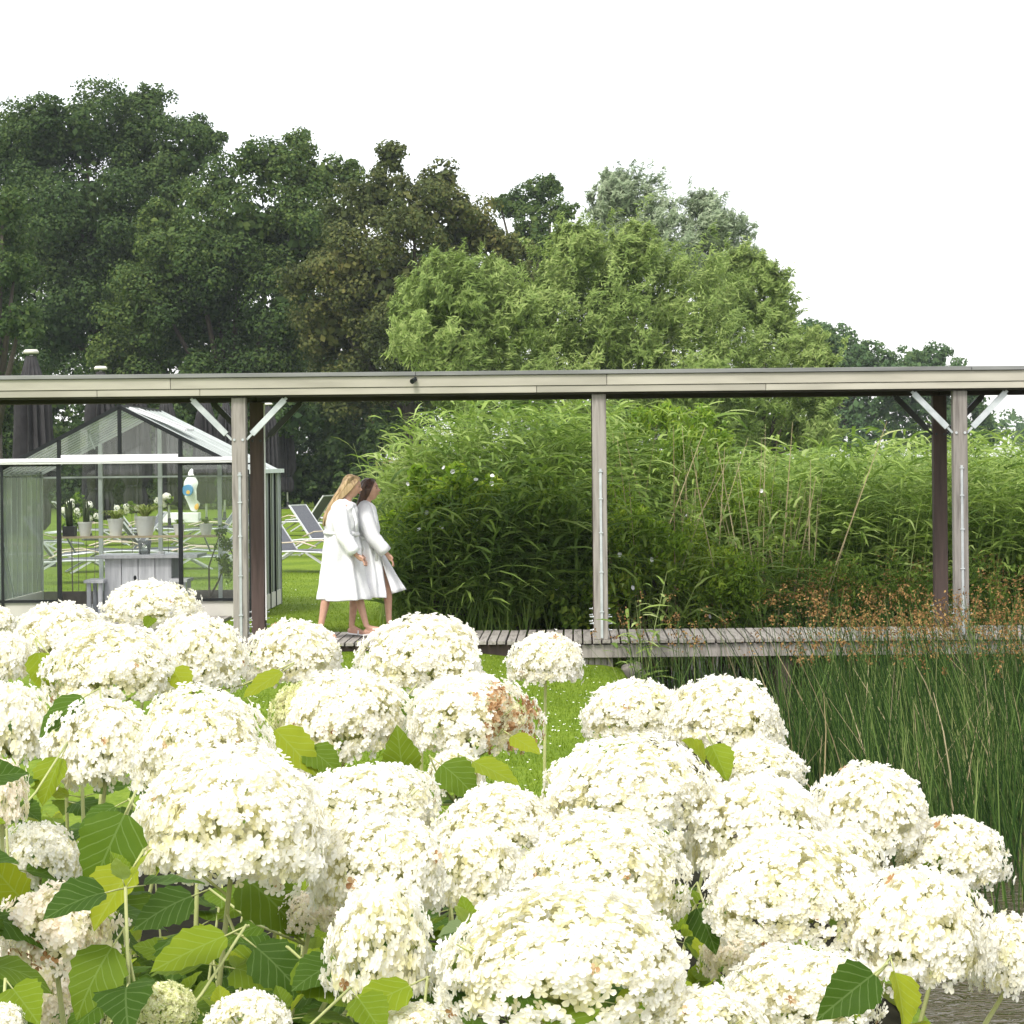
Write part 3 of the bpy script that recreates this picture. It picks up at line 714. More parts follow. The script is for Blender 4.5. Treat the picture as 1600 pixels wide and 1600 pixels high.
for i, (pxb, lab) in enumerate(((152, 'low grey plank bench at the left end of the greenhouse table'), (282, 'low grey plank bench at the right end of the greenhouse table, behind the door frame'))):
    c = P(pxb, 908, TY); bt = empty('bench', (c.x, TY + .1, -.07), lab, 'bench', 'benches at the greenhouse table'); zt = P(152, 905, TY).z
    for k in range(2):
        mb = MB(bt.location); mb.box((c.x - .13, TY - .25 + k * .26, zt - .04), (c.x + .13, TY + k * .26, zt)); mb.build('seat_plank', M['table'], bt)
    for yy in (TY - .2, TY + .18):
        mb = MB(bt.location); mb.box((c.x - .10, yy, -.072), (c.x - .05, yy + .06, zt - .042)); mb.box((c.x + .05, yy, -.072), (c.x + .10, yy + .06, zt - .042)); mb.build('leg', M['table'], bt)
c = P(226, 864, TY + .15); c.z = tz
vs_ = empty('glass_vase', c, 'clear glass vase with white sand in the bottom, standing on the greenhouse table', 'vase')
mb = MB(c); mb.lathe(c, [(.0, .002), (.07, .002), (.095, .19), (.09, .19), (.066, .01)], 20); mb.build('vase_glass', M['vase_glass'], vs_, smooth=True)
mb = MB(c); mb.lathe(c, [(.0, .012), (.063, .012), (.072, .055), (0, .06)], 20); mb.build('white_sand', M['white_paint'], vs_)
c = P(252, 864, TY + .15); c.z = tz
mb = MB(c); mb.lathe(c, [(.0, .001), (.045, .001), (.052, .035), (.045, .035), (.04, .01), (0, .01)], 18)
tag(mb.build('candle_dish', M['white_paint']), 'small shallow pale candle dish right of the glass vase on the table', 'dish')
# small tree in a box at the right inside the greenhouse
c = at_z(352, 940, -0.07)

# ------------------------------------------------------------------ foliage machinery
def clumps(blobs, per, sub=(0.22, 0.40), leaf=0.17, dens=1.0, squash=1.0, inner=0.35, seed=0):
    """blobs: list of (Vector centre, radius). returns points, normals"""
    g = np.random.default_rng(seed)
    pts = []; nrm = []; siz = []
    for c, r in blobs:
        c = np.array(c)
        ns = per
        d = g.normal(size=(ns, 3)); d /= np.linalg.norm(d, axis=1)[:, None]
        rad = r * g.uniform(0.55, 0.92, ns)
        sc = c + d * rad[:, None] * np.array([1, 1, squash])
        sr = r * g.uniform(sub[0], sub[1], ns)
        for s_c, s_r in zip(sc, sr):
            n = int(dens * 4 * math.pi * s_r ** 2 / (leaf * leaf * 0.5) * 0.55) + 4
            dd = g.normal(size=(n, 3)); dd[:, 2] += 0.35; dd /= np.linalg.norm(dd, axis=1)[:, None]
            rr = s_r * g.uniform(0.55, 1.08, n) * (1 + 0.18 * np.sin(dd[:, 0] * 7 + s_c[0]) * np.cos(dd[:, 1] * 6))
            pts.append(s_c + dd * rr[:, None] * np.array([1, 1, 0.8])); nrm.append(dd + np.array([0, 0, 0.25])); siz.append(np.full(n, leaf))
        big = leaf * 2.2
        n = int(inner * 5 * 4 * math.pi * (r * .6) ** 2 / (big * big * .5))
        dd = g.normal(size=(n, 3)); dd /= np.linalg.norm(dd, axis=1)[:, None]
        pts.append(c + dd * r * g.uniform(.15, .66, (n, 1))); nrm.append(dd); siz.append(np.full(n, big))
    global SIZ; SIZ = np.concatenate(siz)
    return np.concatenate(pts), np.concatenate(nrm)

def leaves_mesh(name, pts, nrm, size, mats, aspect=0.62, jit=0.55, seed=1, along=None, fold=False, msel=None, wind=0.0):
    g = np.random.default_rng(seed); n = len(pts)
    N = nrm + g.normal(size=(n, 3)) * jit
    N /= np.linalg.norm(N, axis=1)[:, None] + 1e-9
    A = (along if along is not None else g.normal(size=(n, 3)))
    A = A - N * np.sum(A * N, axis=1)[:, None]; A /= np.linalg.norm(A, axis=1)[:, None] + 1e-9
    B = np.cross(N, A)
    L = (size * g.uniform(0.65, 1.3, n))[:, None]
    p0 = pts - A * L * .5; p2 = pts + A * L * .5; m_ = pts - A * L * 0.08
    p1 = m_ + B * L * aspect * .5; p3 = m_ - B * L * aspect * .5
    if fold:
        p1 = p1 + N * L * .08; p3 = p3 + N * L * .08
    Vv = np.stack([p0, p1, p2, p3], 1).reshape(-1, 3)
    b = np.arange(n) * 4
    if fold:
        f = np.concatenate([np.stack([b, b + 2, b + 1], 1), np.stack([b, b + 3, b + 2], 1)])
        return np_mesh(name, Vv, [(f, 0)], mats)
    f = np.stack([b, b + 3, b + 2, b + 1], 1)
    return np_mesh(name, Vv, [(f, 0)], mats)

def px_blobs(lst, Y, spread, g):
    out_ = []
    for (x_, y_, r_p) in lst:
        r = r_p / F * Y
        c = P(x_, y_, Y + g.uniform(-spread, spread)); out_.append((c, r))
    return out_

def tree(name, label, cat, lst, Y, m, leaf=0.17, per=24, dens=1.0, spread=2.0, seed=0, trunk=True, group='trees behind the lawn', style='broad', gz_=None, tr=0.35):
    g = random.Random(seed)
    bl = px_blobs(lst, Y, spread, g)
    cx = sum(c.x * r for c, r in bl) / sum(r for c, r in bl)
    z0 = -0.15 if gz_ is None else gz_
    root = empty(name, (cx, Y, z0), label, cat, group)
    o_ = np.array(root.location)
    if style == 'broad':
        pts, nr = clumps(bl, per, leaf=leaf, dens=dens, seed=seed)
        me = leaves_mesh('crown', pts - o_, nr, SIZ, m, seed=seed + 1, jit=.42, aspect=.72)
    else:
        pts, al, nr = willow_pts(bl, per, leaf, dens, seed)
        me = leaves_mesh('crown', pts - o_, nr, SIZ * 1.15, m, aspect=0.22, jit=0.45, seed=seed + 1, along=al)
    link('crown', me, root)
    if trunk:
        mb = MB(root.location)
        top = max(bl, key=lambda b: b[0].z)[0]
        zc = sum(c.z for c, r in bl) / len(bl)
        base = Vector((cx, Y, z0 - .2)); fork = Vector((cx + g.uniform(-.3, .3), Y, z0 + (zc - z0) * .45))
        mb.tube([base, base.lerp(fork, .5) + Vector((g.uniform(-.15, .15), 0, 0)), fork], [tr * 1.2, tr, tr * .8], 9)
        for c, r in sorted(bl, key=lambda b: -b[1])[:10]:
            midp = fork.lerp(c, .5) + Vector((0, 0, -.1 * r))
            mb.tube([fork - Vector((0, 0, g.uniform(0, 1))), midp, c + Vector((0, 0, r * .3))], [tr * .55, tr * .35, tr * .1], 6)
        mb.build('trunk', M['bark'], root, smooth=True)
    return root

def willow_pts(bl, per, leaf, dens, seed):
    """branch ends start all through each lobe; feathery sprays of narrow leaves leave them upward and to the right"""
    g = np.random.default_rng(seed); P_ = []; A_ = []; N_ = []; Z_ = []
    global SIZ
    for c, r in bl:
        c = np.array(c); nb_ = 42
        m_ = int(380 * r * r / (leaf * 1.6) ** 2 * .05) + 60; dd = g.normal(size=(m_, 3)); dd /= np.linalg.norm(dd, axis=1)[:, None]
        P_.append(c + dd * r * g.uniform(.1, .62, (m_, 1))); A_.append(dd * .3 + np.array([.3, 0, .8]) + g.normal(size=(m_, 3)) * .4); N_.append(dd); Z_.append(np.full(m_, leaf * 1.9))
        d = g.normal(size=(nb_, 3)); d[:, 2] += .15; d /= np.linalg.norm(d, axis=1)[:, None]
        bc = c + d * r * g.uniform(.35, 1.02, (nb_, 1)); bd = d * .8 + np.array([.28, 0, 1.05]) + g.normal(size=(nb_, 3)) * .25
        bl_ = r * g.uniform(.25, .55, nb_); bl_[g.random(nb_) < .15] *= 1.25
        n = int(per * dens); w_ = g.integers(0, nb_, n)
        tb = g.random(n) ** .8
        st = bc[w_] + bd[w_] * (bl_[w_] * tb)[:, None] + g.normal(size=(n, 3)) * (.17 * r * (1.15 - tb))[:, None]
        dr = bd[w_] + g.normal(size=(n, 3)) * .45
        dr /= np.linalg.norm(dr, axis=1)[:, None]
        L = g.uniform(.22, .5, n) * min(1.4, max(.6, r * .8))
        k = 10
        t = np.linspace(0, 1, k)[None, :, None]
        pos = st[:, None] + dr[:, None] * L[:, None, None] * t + np.array([0.10, 0, -0.20]) * (L[:, None, None] * t ** 2)
        pos = pos + g.normal(size=pos.shape) * leaf * .2
        al = dr[:, None] + g.normal(size=pos.shape) * .4 + np.array([.25, 0, -.25]) * t
        P_.append(pos.reshape(-1, 3)); A_.append(al.reshape(-1, 3)); Z_.append(np.full(n * k, leaf))
        N_.append((np.repeat((d[w_] + np.array([0, -.2, .5]))[:, None], k, 1)).reshape(-1, 3))
    SIZ = np.concatenate(Z_)
    return np.concatenate(P_), np.concatenate(A_), np.concatenate(N_)

T = tree
T('broadleaf_tree', 'tallest dark green broadleaf tree, its rounded top the highest point of the wood', 'tree',
  [(130, 205, 90), (60, 235, 80), (205, 220, 85), (275, 250, 72), (318, 215, 38), (25, 240, 65), (120, 330, 120), (250, 350, 110), (30, 380, 110), (180, 470, 110), (90, 500, 100), (290, 440, 90), (70, 180, 40), (235, 165, 40)], 114, M['l_dark'], seed=11, dens=.9)
T('broadleaf_tree', 'dark broadleaf tree cut by the left edge of the view, closer than the tallest tree', 'tree',
  [(-20, 400, 70), (5, 480, 60), (-30, 560, 80), (25, 420, 38), (35, 500, 38), (-60, 480, 90), (5, 330, 40), (-15, 640, 60)], 92, M['l_mid'], seed=12)
T('broadleaf_tree', 'broad mid-green tree with a jagged light top between the tallest tree and the olive tree', 'tree',
  [(430, 262, 62), (345, 300, 58), (500, 280, 52), (545, 275, 32), (380, 355, 90), (480, 370, 90), (300, 400, 90), (235, 470, 85), (340, 480, 100), (460, 490, 100), (200, 560, 70), (300, 600, 90), (420, 610, 90), (180, 640, 70), (255, 350, 45), (470, 235, 32), (390, 245, 30)], 106, M['l_mid'], seed=13, dens=.9)
T('oak_tree', 'olive brown tinged tree with ragged top standing left of the willows', 'tree',
  [(612, 248, 30), (600, 300, 45), (686, 285, 36), (560, 330, 55), (650, 345, 75), (540, 420, 70), (725, 365, 62), (785, 395, 42), (610, 460, 95), (515, 510, 70), (700, 440, 70), (550, 600, 80), (720, 330, 30), (650, 560, 90), (820, 390, 20), (470, 440, 36), (770, 450, 50), (820, 440, 36), (740, 500, 60)], 98, M['l_olive'], seed=14)
T('round_tree', 'small rounded dark tree rising against the sky between the olive tree and the silver willow', 'tree',
  [(842, 302, 34), (880, 330, 26), (800, 322, 30), (838, 360, 46), (862, 290, 20), (780, 318, 16), (848, 410, 48), (800, 420, 40), (890, 380, 30)], 125, M['l_mid'], seed=15, group='trees beyond the willows')
T('silver_willow', 'pale silvery tree with airy top behind the green willow, the taller of the two', 'tree',
  [(975, 318, 40), (1015, 352, 48), (950, 355, 32), (930, 410, 45), (1035, 410, 50), (980, 390, 50), (940, 320, 18), (960, 295, 18)], 104, M['l_silver'], leaf=.24, per=430, seed=16, style='willow', group='silver willows')
T('silver_willow', 'grey green silvery tree at the right, the lower of the two behind the willow', 'tree',
  [(1108, 352, 36), (1142, 385, 36), (1085, 400, 45), (1150, 440, 40), (1100, 440, 50), (1170, 420, 22), (1095, 325, 16)], 104, M['l_silver'], leaf=.24, per=400, seed=17, style='willow', group='silver willows')
T('willow_tree', 'light green willow at the left of the willow group, in front of the olive tree', 'tree',
  [(700, 470, 52), (655, 490, 38), (750, 480, 45), (690, 550, 70), (770, 560, 60), (640, 540, 28), (685, 432, 20), (770, 440, 18), (720, 620, 60), (800, 500, 35), (730, 520, 60), (800, 620, 50)], 62, M['l_willow'], leaf=.18, per=620, seed=18, style='willow', group='green willows', tr=.15)
T('willow_tree', 'largest light green willow, its broad dome rising above the middle of the canopy roof', 'tree',
  [(885, 440, 65), (955, 450, 72), (1035, 480, 75), (850, 510, 60), (960, 560, 100), (1090, 510, 65), (1060, 600, 90), (860, 600, 80), (900, 395, 28), (990, 400, 30), (1150, 600, 60), (1000, 650, 80), (900, 670, 70), (1080, 680, 70), (900, 540, 70), (1010, 540, 70)], 67, M['l_willow'], leaf=.18, per=640, seed=19, style='willow', group='green willows', tr=.18)
T('willow_tree', 'grey green willow at the right end of the willow group, sloping down to the right', 'tree',
  [(1150, 470, 55), (1195, 490, 50), (1235, 540, 48), (1180, 580, 75), (1255, 610, 45), (1140, 660, 60), (1215, 670, 60), (1150, 425, 20), (1195, 440, 18), (1275, 580, 20), (1130, 720, 50), (1200, 725, 50), (1270, 690, 40)], 70, M['l_willow'], leaf=.18, per=560, seed=20, style='willow', group='green willows', tr=.15)
T('far_tree', 'distant blue green trees right behind the willow, left of the rounded far tree', 'tree',
  [(1275, 522, 30), (1312, 535, 32), (1350, 555, 30), (1290, 545, 38), (1335, 572, 34), (1375, 592, 30), (1300, 620, 55), (1385, 630, 40), (1270, 520, 22), (1385, 570, 26), (1405, 590, 30), (1345, 640, 40), (1290, 680, 40), (1350, 685, 36), (1400, 680, 36)], 170, M['l_far'], leaf=.26, per=22, seed=21, group='distant trees on the right')
T('far_tree', 'rounded distant tree standing alone against the sky above the right end of the roof', 'tree',
  [(1462, 562, 30), (1430, 580, 28), (1495, 585, 28), (1470, 620, 42), (1520, 620, 26), (1430, 630, 35), (1535, 650, 22), (1425, 560, 24), (1398, 600, 26), (1480, 655, 35), (1440, 685, 32), (1500, 685, 30), (1540, 680, 24)], 172, M['l_far'], leaf=.26, per=22, seed=22, group='distant trees on the right')
for i, (L_, Y, lab) in enumerate((
   ([(-40, 560, 95), (60, 620, 90), (-20, 690, 80), (70, 520, 70), (10, 740, 60), (100, 700, 70)], 128, 'dark tree deep in the wood at the far left, below the tallest crown'),
   ([(170, 600, 90), (250, 540, 80), (190, 700, 80), (260, 660, 85), (150, 740, 60), (300, 720, 60)], 127, 'dark tree deep in the wood behind the greenhouse'),
   ([(360, 560, 90), (400, 660, 90), (330, 660, 70), (450, 560, 80), (370, 740, 60), (450, 730, 60)], 128, 'dark tree deep in the wood behind the left front post'),
   ([(530, 600, 85), (590, 520, 75), (600, 660, 85), (520, 700, 75), (660, 600, 70), (560, 740, 60), (650, 720, 60), (480, 640, 60)], 127, 'dark tree deep in the wood above the two women'),
   ([(430, 400, 80), (300, 420, 90), (560, 440, 70), (180, 380, 90), (70, 380, 90), (640, 430, 60), (700, 380, 45), (500, 360, 60)], 130, 'tall dark tree at the back of the wood filling the gaps between the front crowns'))):
    T('background_tree', lab, 'tree', L_, Y, M['l_dark'], seed=130 + i, leaf=.27, per=16, dens=.8, spread=3, group='dark trees at the back of the wood')
# dark undergrowth along the foot of the wood
for i, (xs, lab) in enumerate((((-60, 60), 'dark undergrowth below the trees at the far left edge'), ((90, 230), 'dark undergrowth behind the greenhouse gable'), ((260, 420), 'dark undergrowth behind the two left-hand posts'), ((440, 640), 'dark undergrowth under the trees beyond the two women'))):
    g = random.Random(40 + i); L_ = []
    for k in range(11):
        L_.append((g.uniform(*xs), g.uniform(640, 775), g.uniform(28, 48)))
    for k in range(5): L_.append((xs[0] + (xs[1] - xs[0]) * k / 4, 765, 34))
    T('undergrowth_shrub', lab, 'shrub', L_, 103 - i * 1.2, M['l_dark'], seed=50 + i, trunk=False, leaf=.2, group='undergrowth at the foot of the wood')
# far tree line on the horizon at the right
g = random.Random(5); pts = []; nr = []
bl = []
for k in range(90):
    X_ = g.uniform(60, 175); Y_ = g.uniform(330, 400); bl.append((Vector((X_, Y_, g.uniform(3.0, 6.5) + .6)), g.uniform(2.6, 4.6)))
for k in range(26):
    X_ = g.uniform(-190, 60); Y_ = g.uniform(330, 400); bl.append((Vector((X_, Y_, g.uniform(3.5, 6.5) + .6)), g.uniform(4, 6)))
pts, nr = clumps(bl, 5, leaf=1.1, seed=5, inner=.2)
o = link('distant_woodland', leaves_mesh('distant_woodland', pts, nr, SIZ * .8, M['l_far'])); tag(o, 'low hazy line of distant woodland on the horizon at the right edge', 'woodland', kind='stuff')

# ------------------------------------------------------------------ shrubs on the bank behind the boardwalk
def shrub(label, lst, Y, m, n_leaf=0.095, seed=0, per=26, dens=1.0, spread=.5, name='bank_shrub', aspect=.55, group='leafy shrubs on the bank behind the boardwalk', flowers=0, stems=8):
    g = random.Random(seed); bl = px_blobs(lst, Y, spread, g)
    cx = sum(c.x for c, r in bl) / len(bl); z0 = float(ground_z(cx, Y)) if cx < 0 else -.9
    root = empty(name, (cx, Y, z0), label, 'shrub', group)
    pts, nr = clumps(bl, per, leaf=n_leaf, dens=dens, seed=seed, inner=.3)
    al = np.random.default_rng(seed).normal(size=pts.shape) * .7 + nr * .5 + np.array([-.2, 0, -.5])
    o_ = np.array(root.location)
    link('foliage', leaves_mesh('foliage', pts - o_, nr, np.minimum(SIZ, n_leaf * 1.6), m, aspect=aspect, jit=.5, seed=seed, along=al, fold=True), root)
    mb = MB(root.location)
    for k in range(stems):
        c, r = g.choice(bl)
        b = Vector((cx + g.uniform(-.4, .4), Y + g.uniform(-.3, .3), z0 - .05))
        mb.tube([b, b.lerp(c, .5) + Vector((g.uniform(-.1, .1), 0, .1)), c], [.018, .013, .005], 5)
    mb.build('stems', M['bark'], root)
    for k in range(flowers):
        c, r = g.choice(bl)
        a = g.uniform(-1.2, 1.2); e = g.uniform(-.3, .9)
        d = Vector((math.sin(a) * math.cos(e), -math.cos(a) * math.cos(e), math.sin(e)))
        p = c + d * r * 1.05; f = MB(root.location)
        u = d.orthogonal().normalized(); v = d.cross(u); vs = [p]
        for q in range(10):
            t = q * math.pi / 5; vs.append(p + d * .018 + (u * math.cos(t) + v * math.sin(t)) * (.030 if q % 2 else .026))
        f.add(vs, [(0, 1 + q, 1 + (q + 1) % 10) for q in range(10)]); f.build('bindweed_flower', M['bindweed'], root)
    return root
shrub('yellow green leafy shrub with white bindweed flowers just right of the brunette woman',
      [(650, 800, 30), (690, 775, 34), (632, 850, 28), (675, 850, 38), (660, 900, 36), (735, 805, 34), (655, 750, 22), (715, 745, 26), (700, 820, 36), (625, 905, 26), (745, 770, 24), (690, 900, 34), (610, 815, 16), (770, 760, 20), (765, 830, 28)], 26.6, M['l_bank'], seed=61, flowers=14)
shrub('dark dense broad-leaved shrub filling the bank left of the middle post',
      [(780, 830, 65), (840, 800, 62), (880, 850, 60), (740, 900, 52), (820, 910, 62), (690, 930, 44), (890, 930, 50), (640, 955, 28), (780, 960, 36), (850, 960, 40), (700, 965, 30)], 26.7, M['l_shrub'], seed=62, flowers=6)
shrub('leafy green shrub with arching shoots on the bank right of the middle post',
      [(990, 850, 60), (1060, 870, 60), (1000, 920, 60), (1080, 930, 58), (1140, 900, 52), (960, 800, 46), (950, 930, 50), (1150, 950, 44)], 26.9, M['l_bank'], n_leaf=.075, seed=63, flowers=5, aspect=.4)
shrub('lime yellow leafy shrub near the roof edge right of the middle post',
      [(1000, 660, 26), (1040, 650, 24), (1085, 662, 34), (1120, 690, 26), (1060, 700, 36), (1010, 720, 34), (1110, 730, 34), (1050, 760, 40), (980, 770, 34)], 29.5, M['l_lime'], n_leaf=.11, seed=64, aspect=.3, spread=.4)
shrub('bright lime shrub in the reeds halfway between the middle and the right-hand posts',
      [(1130, 790, 44), (1180, 780, 36), (1150, 830, 46), (1210, 820, 36), (1100, 830, 36), (1200, 770, 26)], 28.5, M['l_lime'], n_leaf=.09, seed=65, aspect=.28, flowers=4)
shrub('dark green tangled shrub low on the bank below the reeds on the right',
      [(1230, 900, 60), (1300, 920, 62), (1380, 930, 60), (1450, 930, 60), (1530, 930, 60), (1600, 930, 60), (1200, 950, 44), (1340, 960, 40)], 27.4, M['l_shrub'], n_leaf=.10, seed=66, aspect=.3, per=22)

# ------------------------------------------------------------------ reeds
def ribbon_field(base, tip_dir, H, bend, w0, seg, g, tri_stem=False):
    """thin ribbons from base growing up, bending along bend; returns V,F"""
    n = len(base); t = np.linspace(0, 1, seg + 1)
    c = base[:, None] + tip_dir[:, None] * (H[:, None] * t)[..., None] + bend[:, None] * (H[:, None] * t ** 2)[..., None]
    side = np.cross(tip_dir, g.normal(size=(n, 3))); side /= np.linalg.norm(side, axis=1)[:, None]
    ww = w0[:, None] * np.clip(1.02 - t, .05, 1)[None, :] ** .5 * .5
    a_ = c - side[:, None] * ww[..., None]; b_ = c + side[:, None] * ww[..., None]
    V = np.stack([a_, b_], 2).reshape(-1, 3)
    k = np.arange(seg)[None, :] * 2 + (np.arange(n) * (seg + 1) * 2)[:, None]; k = k.ravel()
    return V, np.stack([k, k + 1, k + 3, k + 2], 1), c

def merge(parts):
    Vs, Fs = [], []; b = 0
    for V_, F_ in parts:
        Vs.append(V_); Fs.append(F_ + b); b += len(V_)
    return np.concatenate(Vs), np.concatenate(Fs)

def reeds(X, Y, z0, H, seed, lean=0.12, nleaf=11, LL=.54):
    g = np.random.default_rng(seed); n = len(X)
    base = np.stack([X, Y, z0], 1)
    d = np.stack([g.normal(0, lean, n) + .02, g.normal(0, lean, n), np.ones(n)], 1); d /= np.linalg.norm(d, axis=1)[:, None]
    wind = np.array([1.0, -.1, 0]); bend = d * 0 + wind * g.uniform(-.08, .14, n)[:, None]
    V1, F1, c = ribbon_field(base, d, H, bend, np.full(n, .013), 3, g)
    # leaves along the stalk
    t = np.linspace(.32, .98, nleaf)[None, :] + g.uniform(-.03, .03, (n, nleaf))
    lb = base[:, None] + d[:, None] * (H[:, None] * t)[..., None] + bend[:, None] * (H[:, None] * t ** 2)[..., None]
    lb = lb.reshape(-1, 3); m_ = len(lb)
    az = g.uniform(0, 2 * np.pi, m_)
    dirs = np.stack([np.cos(az) + .25, np.sin(az), g.uniform(.4, 1.1, m_)], 1); dirs /= np.linalg.norm(dirs, axis=1)[:, None]
    L = LL * g.uniform(.55, 1.25, m_); L = L * (1.15 - .35 * t.ravel())
    bd = np.stack([np.cos(az) * .3 + .15, np.sin(az) * .3, -g.uniform(.5, 1.1, m_)], 1)
    tt = np.linspace(0, 1, 4)
    cc = lb[:, None] + dirs[:, None] * (L[:, None] * tt)[..., None] + bd[:, None] * (L[:, None] * tt ** 2)[..., None] * .6
    side = np.cross(dirs, np.array([0, 0, 1.0])) + g.normal(0, .25, (m_, 3)); side /= np.linalg.norm(side, axis=1)[:, None]
    ww = (g.uniform(.012, .026, m_)[:, None] * np.array([.6, 1, .8, .04])[None])
    V2 = np.stack([cc - side[:, None] * ww[..., None], cc + side[:, None] * ww[..., None]], 2).reshape(-1, 3)
    k = (np.arange(3)[None] * 2 + (np.arange(m_) * 8)[:, None]).ravel()
    return merge([(V1, F1), (V2, np.stack([k, k + 1, k + 3, k + 2], 1))])

g = np.random.default_rng(77)
def scatter(px0, px1, Y0, Y1, n):
    Y_ = g.uniform(Y0, Y1, n); X_ = (g.uniform(px0, px1, n) - 900) / F * Y_; return X_, Y_
def top_at(X, Y, pts):
    """stalk tops follow the outline seen in the place: heights by sideways position"""
    px = X / Y * F + 900; ty = np.interp(px, [q[0] for q in pts], [q[1] for q in pts])
    return CZ + (718 - ty) / F * Y
parts = []
outline = [(560, 760), (600, 715), (640, 655), (700, 635), (860, 620), (960, 640), (1040, 655), (1110, 690), (1180, 725), (1240, 705), (1300, 690), (1400, 680), (1500, 685), (1600, 690), (1700, 690)]
X_, Y_ = scatter(590, 960, 27.3, 30.5, 1150)
z0 = ground_z(X_, Y_); H_ = np.maximum(top_at(X_, Y_, outline) - z0, .6) * g.uniform(.62, 1.04, len(X_))
parts.append(reeds(X_, Y_, z0, H_, 1))
X_, Y_ = np.concatenate([scatter(600, 830, 25.9, 26.4, 190), scatter(610, 1210, 26.25, 27.4, 260)], 1)
z0 = np.maximum(ground_z(X_, Y_), -.5); H_ = (top_at(X_, Y_, [(600, 800), (660, 730), (760, 700), (900, 690), (1000, 720), (1210, 790)]) - z0) * g.uniform(.45, 1.03, len(X_))
parts.append(reeds(X_, Y_, z0, H_, 6, lean=.22, nleaf=8, LL=.6))
X_, Y_ = scatter(930, 1250, 28.0, 31.5, 520)
z0 = np.maximum(ground_z(X_, Y_), WATER_Z - .1); H_ = (top_at(X_, Y_, outline) - z0) * g.uniform(.7, 1.06, len(X_))
parts.append(reeds(X_, Y_, z0, H_, 2))
X_, Y_ = scatter(1210, 1760, 27.6, 32.0, 1500)
z0 = np.maximum(ground_z(X_, Y_), WATER_Z - .1); H_ = (top_at(X_, Y_, outline) - z0) * g.uniform(.72, 1.03, len(X_))
parts.append(reeds(X_, Y_, z0, H_, 3))
X_, Y_ = scatter(1150, 2000, 33.5, 60.0, 1100)
z0 = np.maximum(ground_z(X_, Y_), WATER_Z - .1); H_ = (top_at(X_, Y_, [(1100, 715), (1250, 705), (1700, 700), (2000, 705)]) - z0) * g.uniform(.75, 1.0, len(X_))
parts.append(reeds(X_, Y_, z0, H_, 4, nleaf=8, LL=.8))
V_, F_ = merge(parts)
o = link('reed_bed', np_mesh('reed_bed', V_, [(F_, 0)], M['l_reed'])); tag(o, 'dense bed of tall green common reeds behind the boardwalk', 'reeds', kind='stuff')
# straw coloured dead stalks
X_, Y_ = scatter(960, 1260, 26.6, 28.2, 60)
z0 = np.full(len(X_), -.6); H_ = g.uniform(2.0, 3.0, len(X_))
d = np.stack([g.normal(.02, .2, len(X_)), g.normal(0, .1, len(X_)), np.ones(len(X_))], 1)
V_, F_, _ = ribbon_field(np.stack([X_, Y_, z0], 1), d, H_, d * 0, np.full(len(X_), .022), 4, g)
o = link('dead_reed_stalks', np_mesh('dead_reed_stalks', V_, [(F_, 0)], M['l_straw'])); tag(o, 'straw coloured dead stalks poking up among the green reeds right of the middle post', 'dead reeds', kind='stuff')

# ------------------------------------------------------------------ rushes in the pond in front of the boardwalk
def rushes(X, Y, H, seed, lean, w=.0085):
    g = np.random.default_rng(seed); n = len(X)
    z0 = np.full(n, WATER_Z - .15)
    d = np.stack([g.normal(-.05, lean, n), g.normal(0, lean * .7, n), np.ones(n)], 1); d /= np.linalg.norm(d, axis=1)[:, None]
    bend = np.stack([g.normal(-.04, .13, n), g.normal(0, .06, n), -np.abs(g.normal(0, .05, n))], 1)
    base = np.stack([X, Y, z0], 1)
    V1, F1, c = ribbon_field(base, d, H, bend, np.full(n, w) * g.uniform(.5, 1.9, n), 4, g)
    return V1, F1, c[:, -1]
def rush_field(px0, px1, Y0, Y1, n, h0, h1):
    X_, Y_ = scatter(px0, px1, Y0, Y1, n)
    return X_, Y_, g.uniform(h0, h1, n)
parts = []; tips = []
for (a_, b_, c_, d_, n, h0, h1, ln, pw) in ((1190, 1800, 19.0, 23.2, 2700, .45, 1.25, .10, 1.0), (1210, 1850, 19.5, 23.6, 800, 1.0, 1.95, .13, 1.2), (1300, 1850, 20.5, 23.7, 1500, .9, 1.8, .11, .8), (1330, 1900, 16.2, 19.2, 1900, .45, 1.3, .11, 1.0), (1380, 1900, 17.0, 20.0, 350, 1.0, 1.75, .10, 1.0), (1000, 1230, 21.8, 23.6, 230, .5, 1.6, .14, 1.2), (950, 1120, 22.8, 23.7, 60, 1.0, 1.75, .14, 1), (1400, 1900, 14.2, 16.4, 420, .5, 1.3, .10, 1), (1250, 1400, 18.5, 19.5, 160, .5, 1.2, .12, 1)):
    X_, Y_ = scatter(a_, b_, c_, d_, n); H_ = h0 + (h1 - h0) * g.random(n) ** pw
    keep = X_ > shore(Y_) + .12
    X_, Y_, H_ = X_[keep], Y_[keep], H_[keep]
    V1, F1, tp = rushes(X_, Y_, H_, int(a_), ln, .0095); parts.append((V1, F1)); tips.append(tp[H_ > 1.28])
X_, Y_ = scatter(1180, 1850, 16.5, 23.4, 170); keep = X_ > shore(Y_) + .12; X_, Y_ = X_[keep], Y_[keep]
V1d, F1d, _t = rushes(X_, Y_, g.uniform(.7, 1.7, len(X_)), 404, .30, .011)
tag(link('dead_rush_stems', np_mesh('dead_rush_stems', V1d, [(F1d, 0)], M['l_straw'])), 'straw pale dead stems leaning across the green pond rushes', 'dead rushes', kind='stuff')
V_, F_ = merge(parts)
o = link('pond_rushes', np_mesh('pond_rushes', V_, [(F_, 0)], M['l_rush'])); tag(o, 'dark green stand of thin round rushes rising from the pond in front of the boardwalk', 'rushes', kind='stuff')
tips = np.concatenate(tips); tips = tips[tips[:, 1] > 19.0]
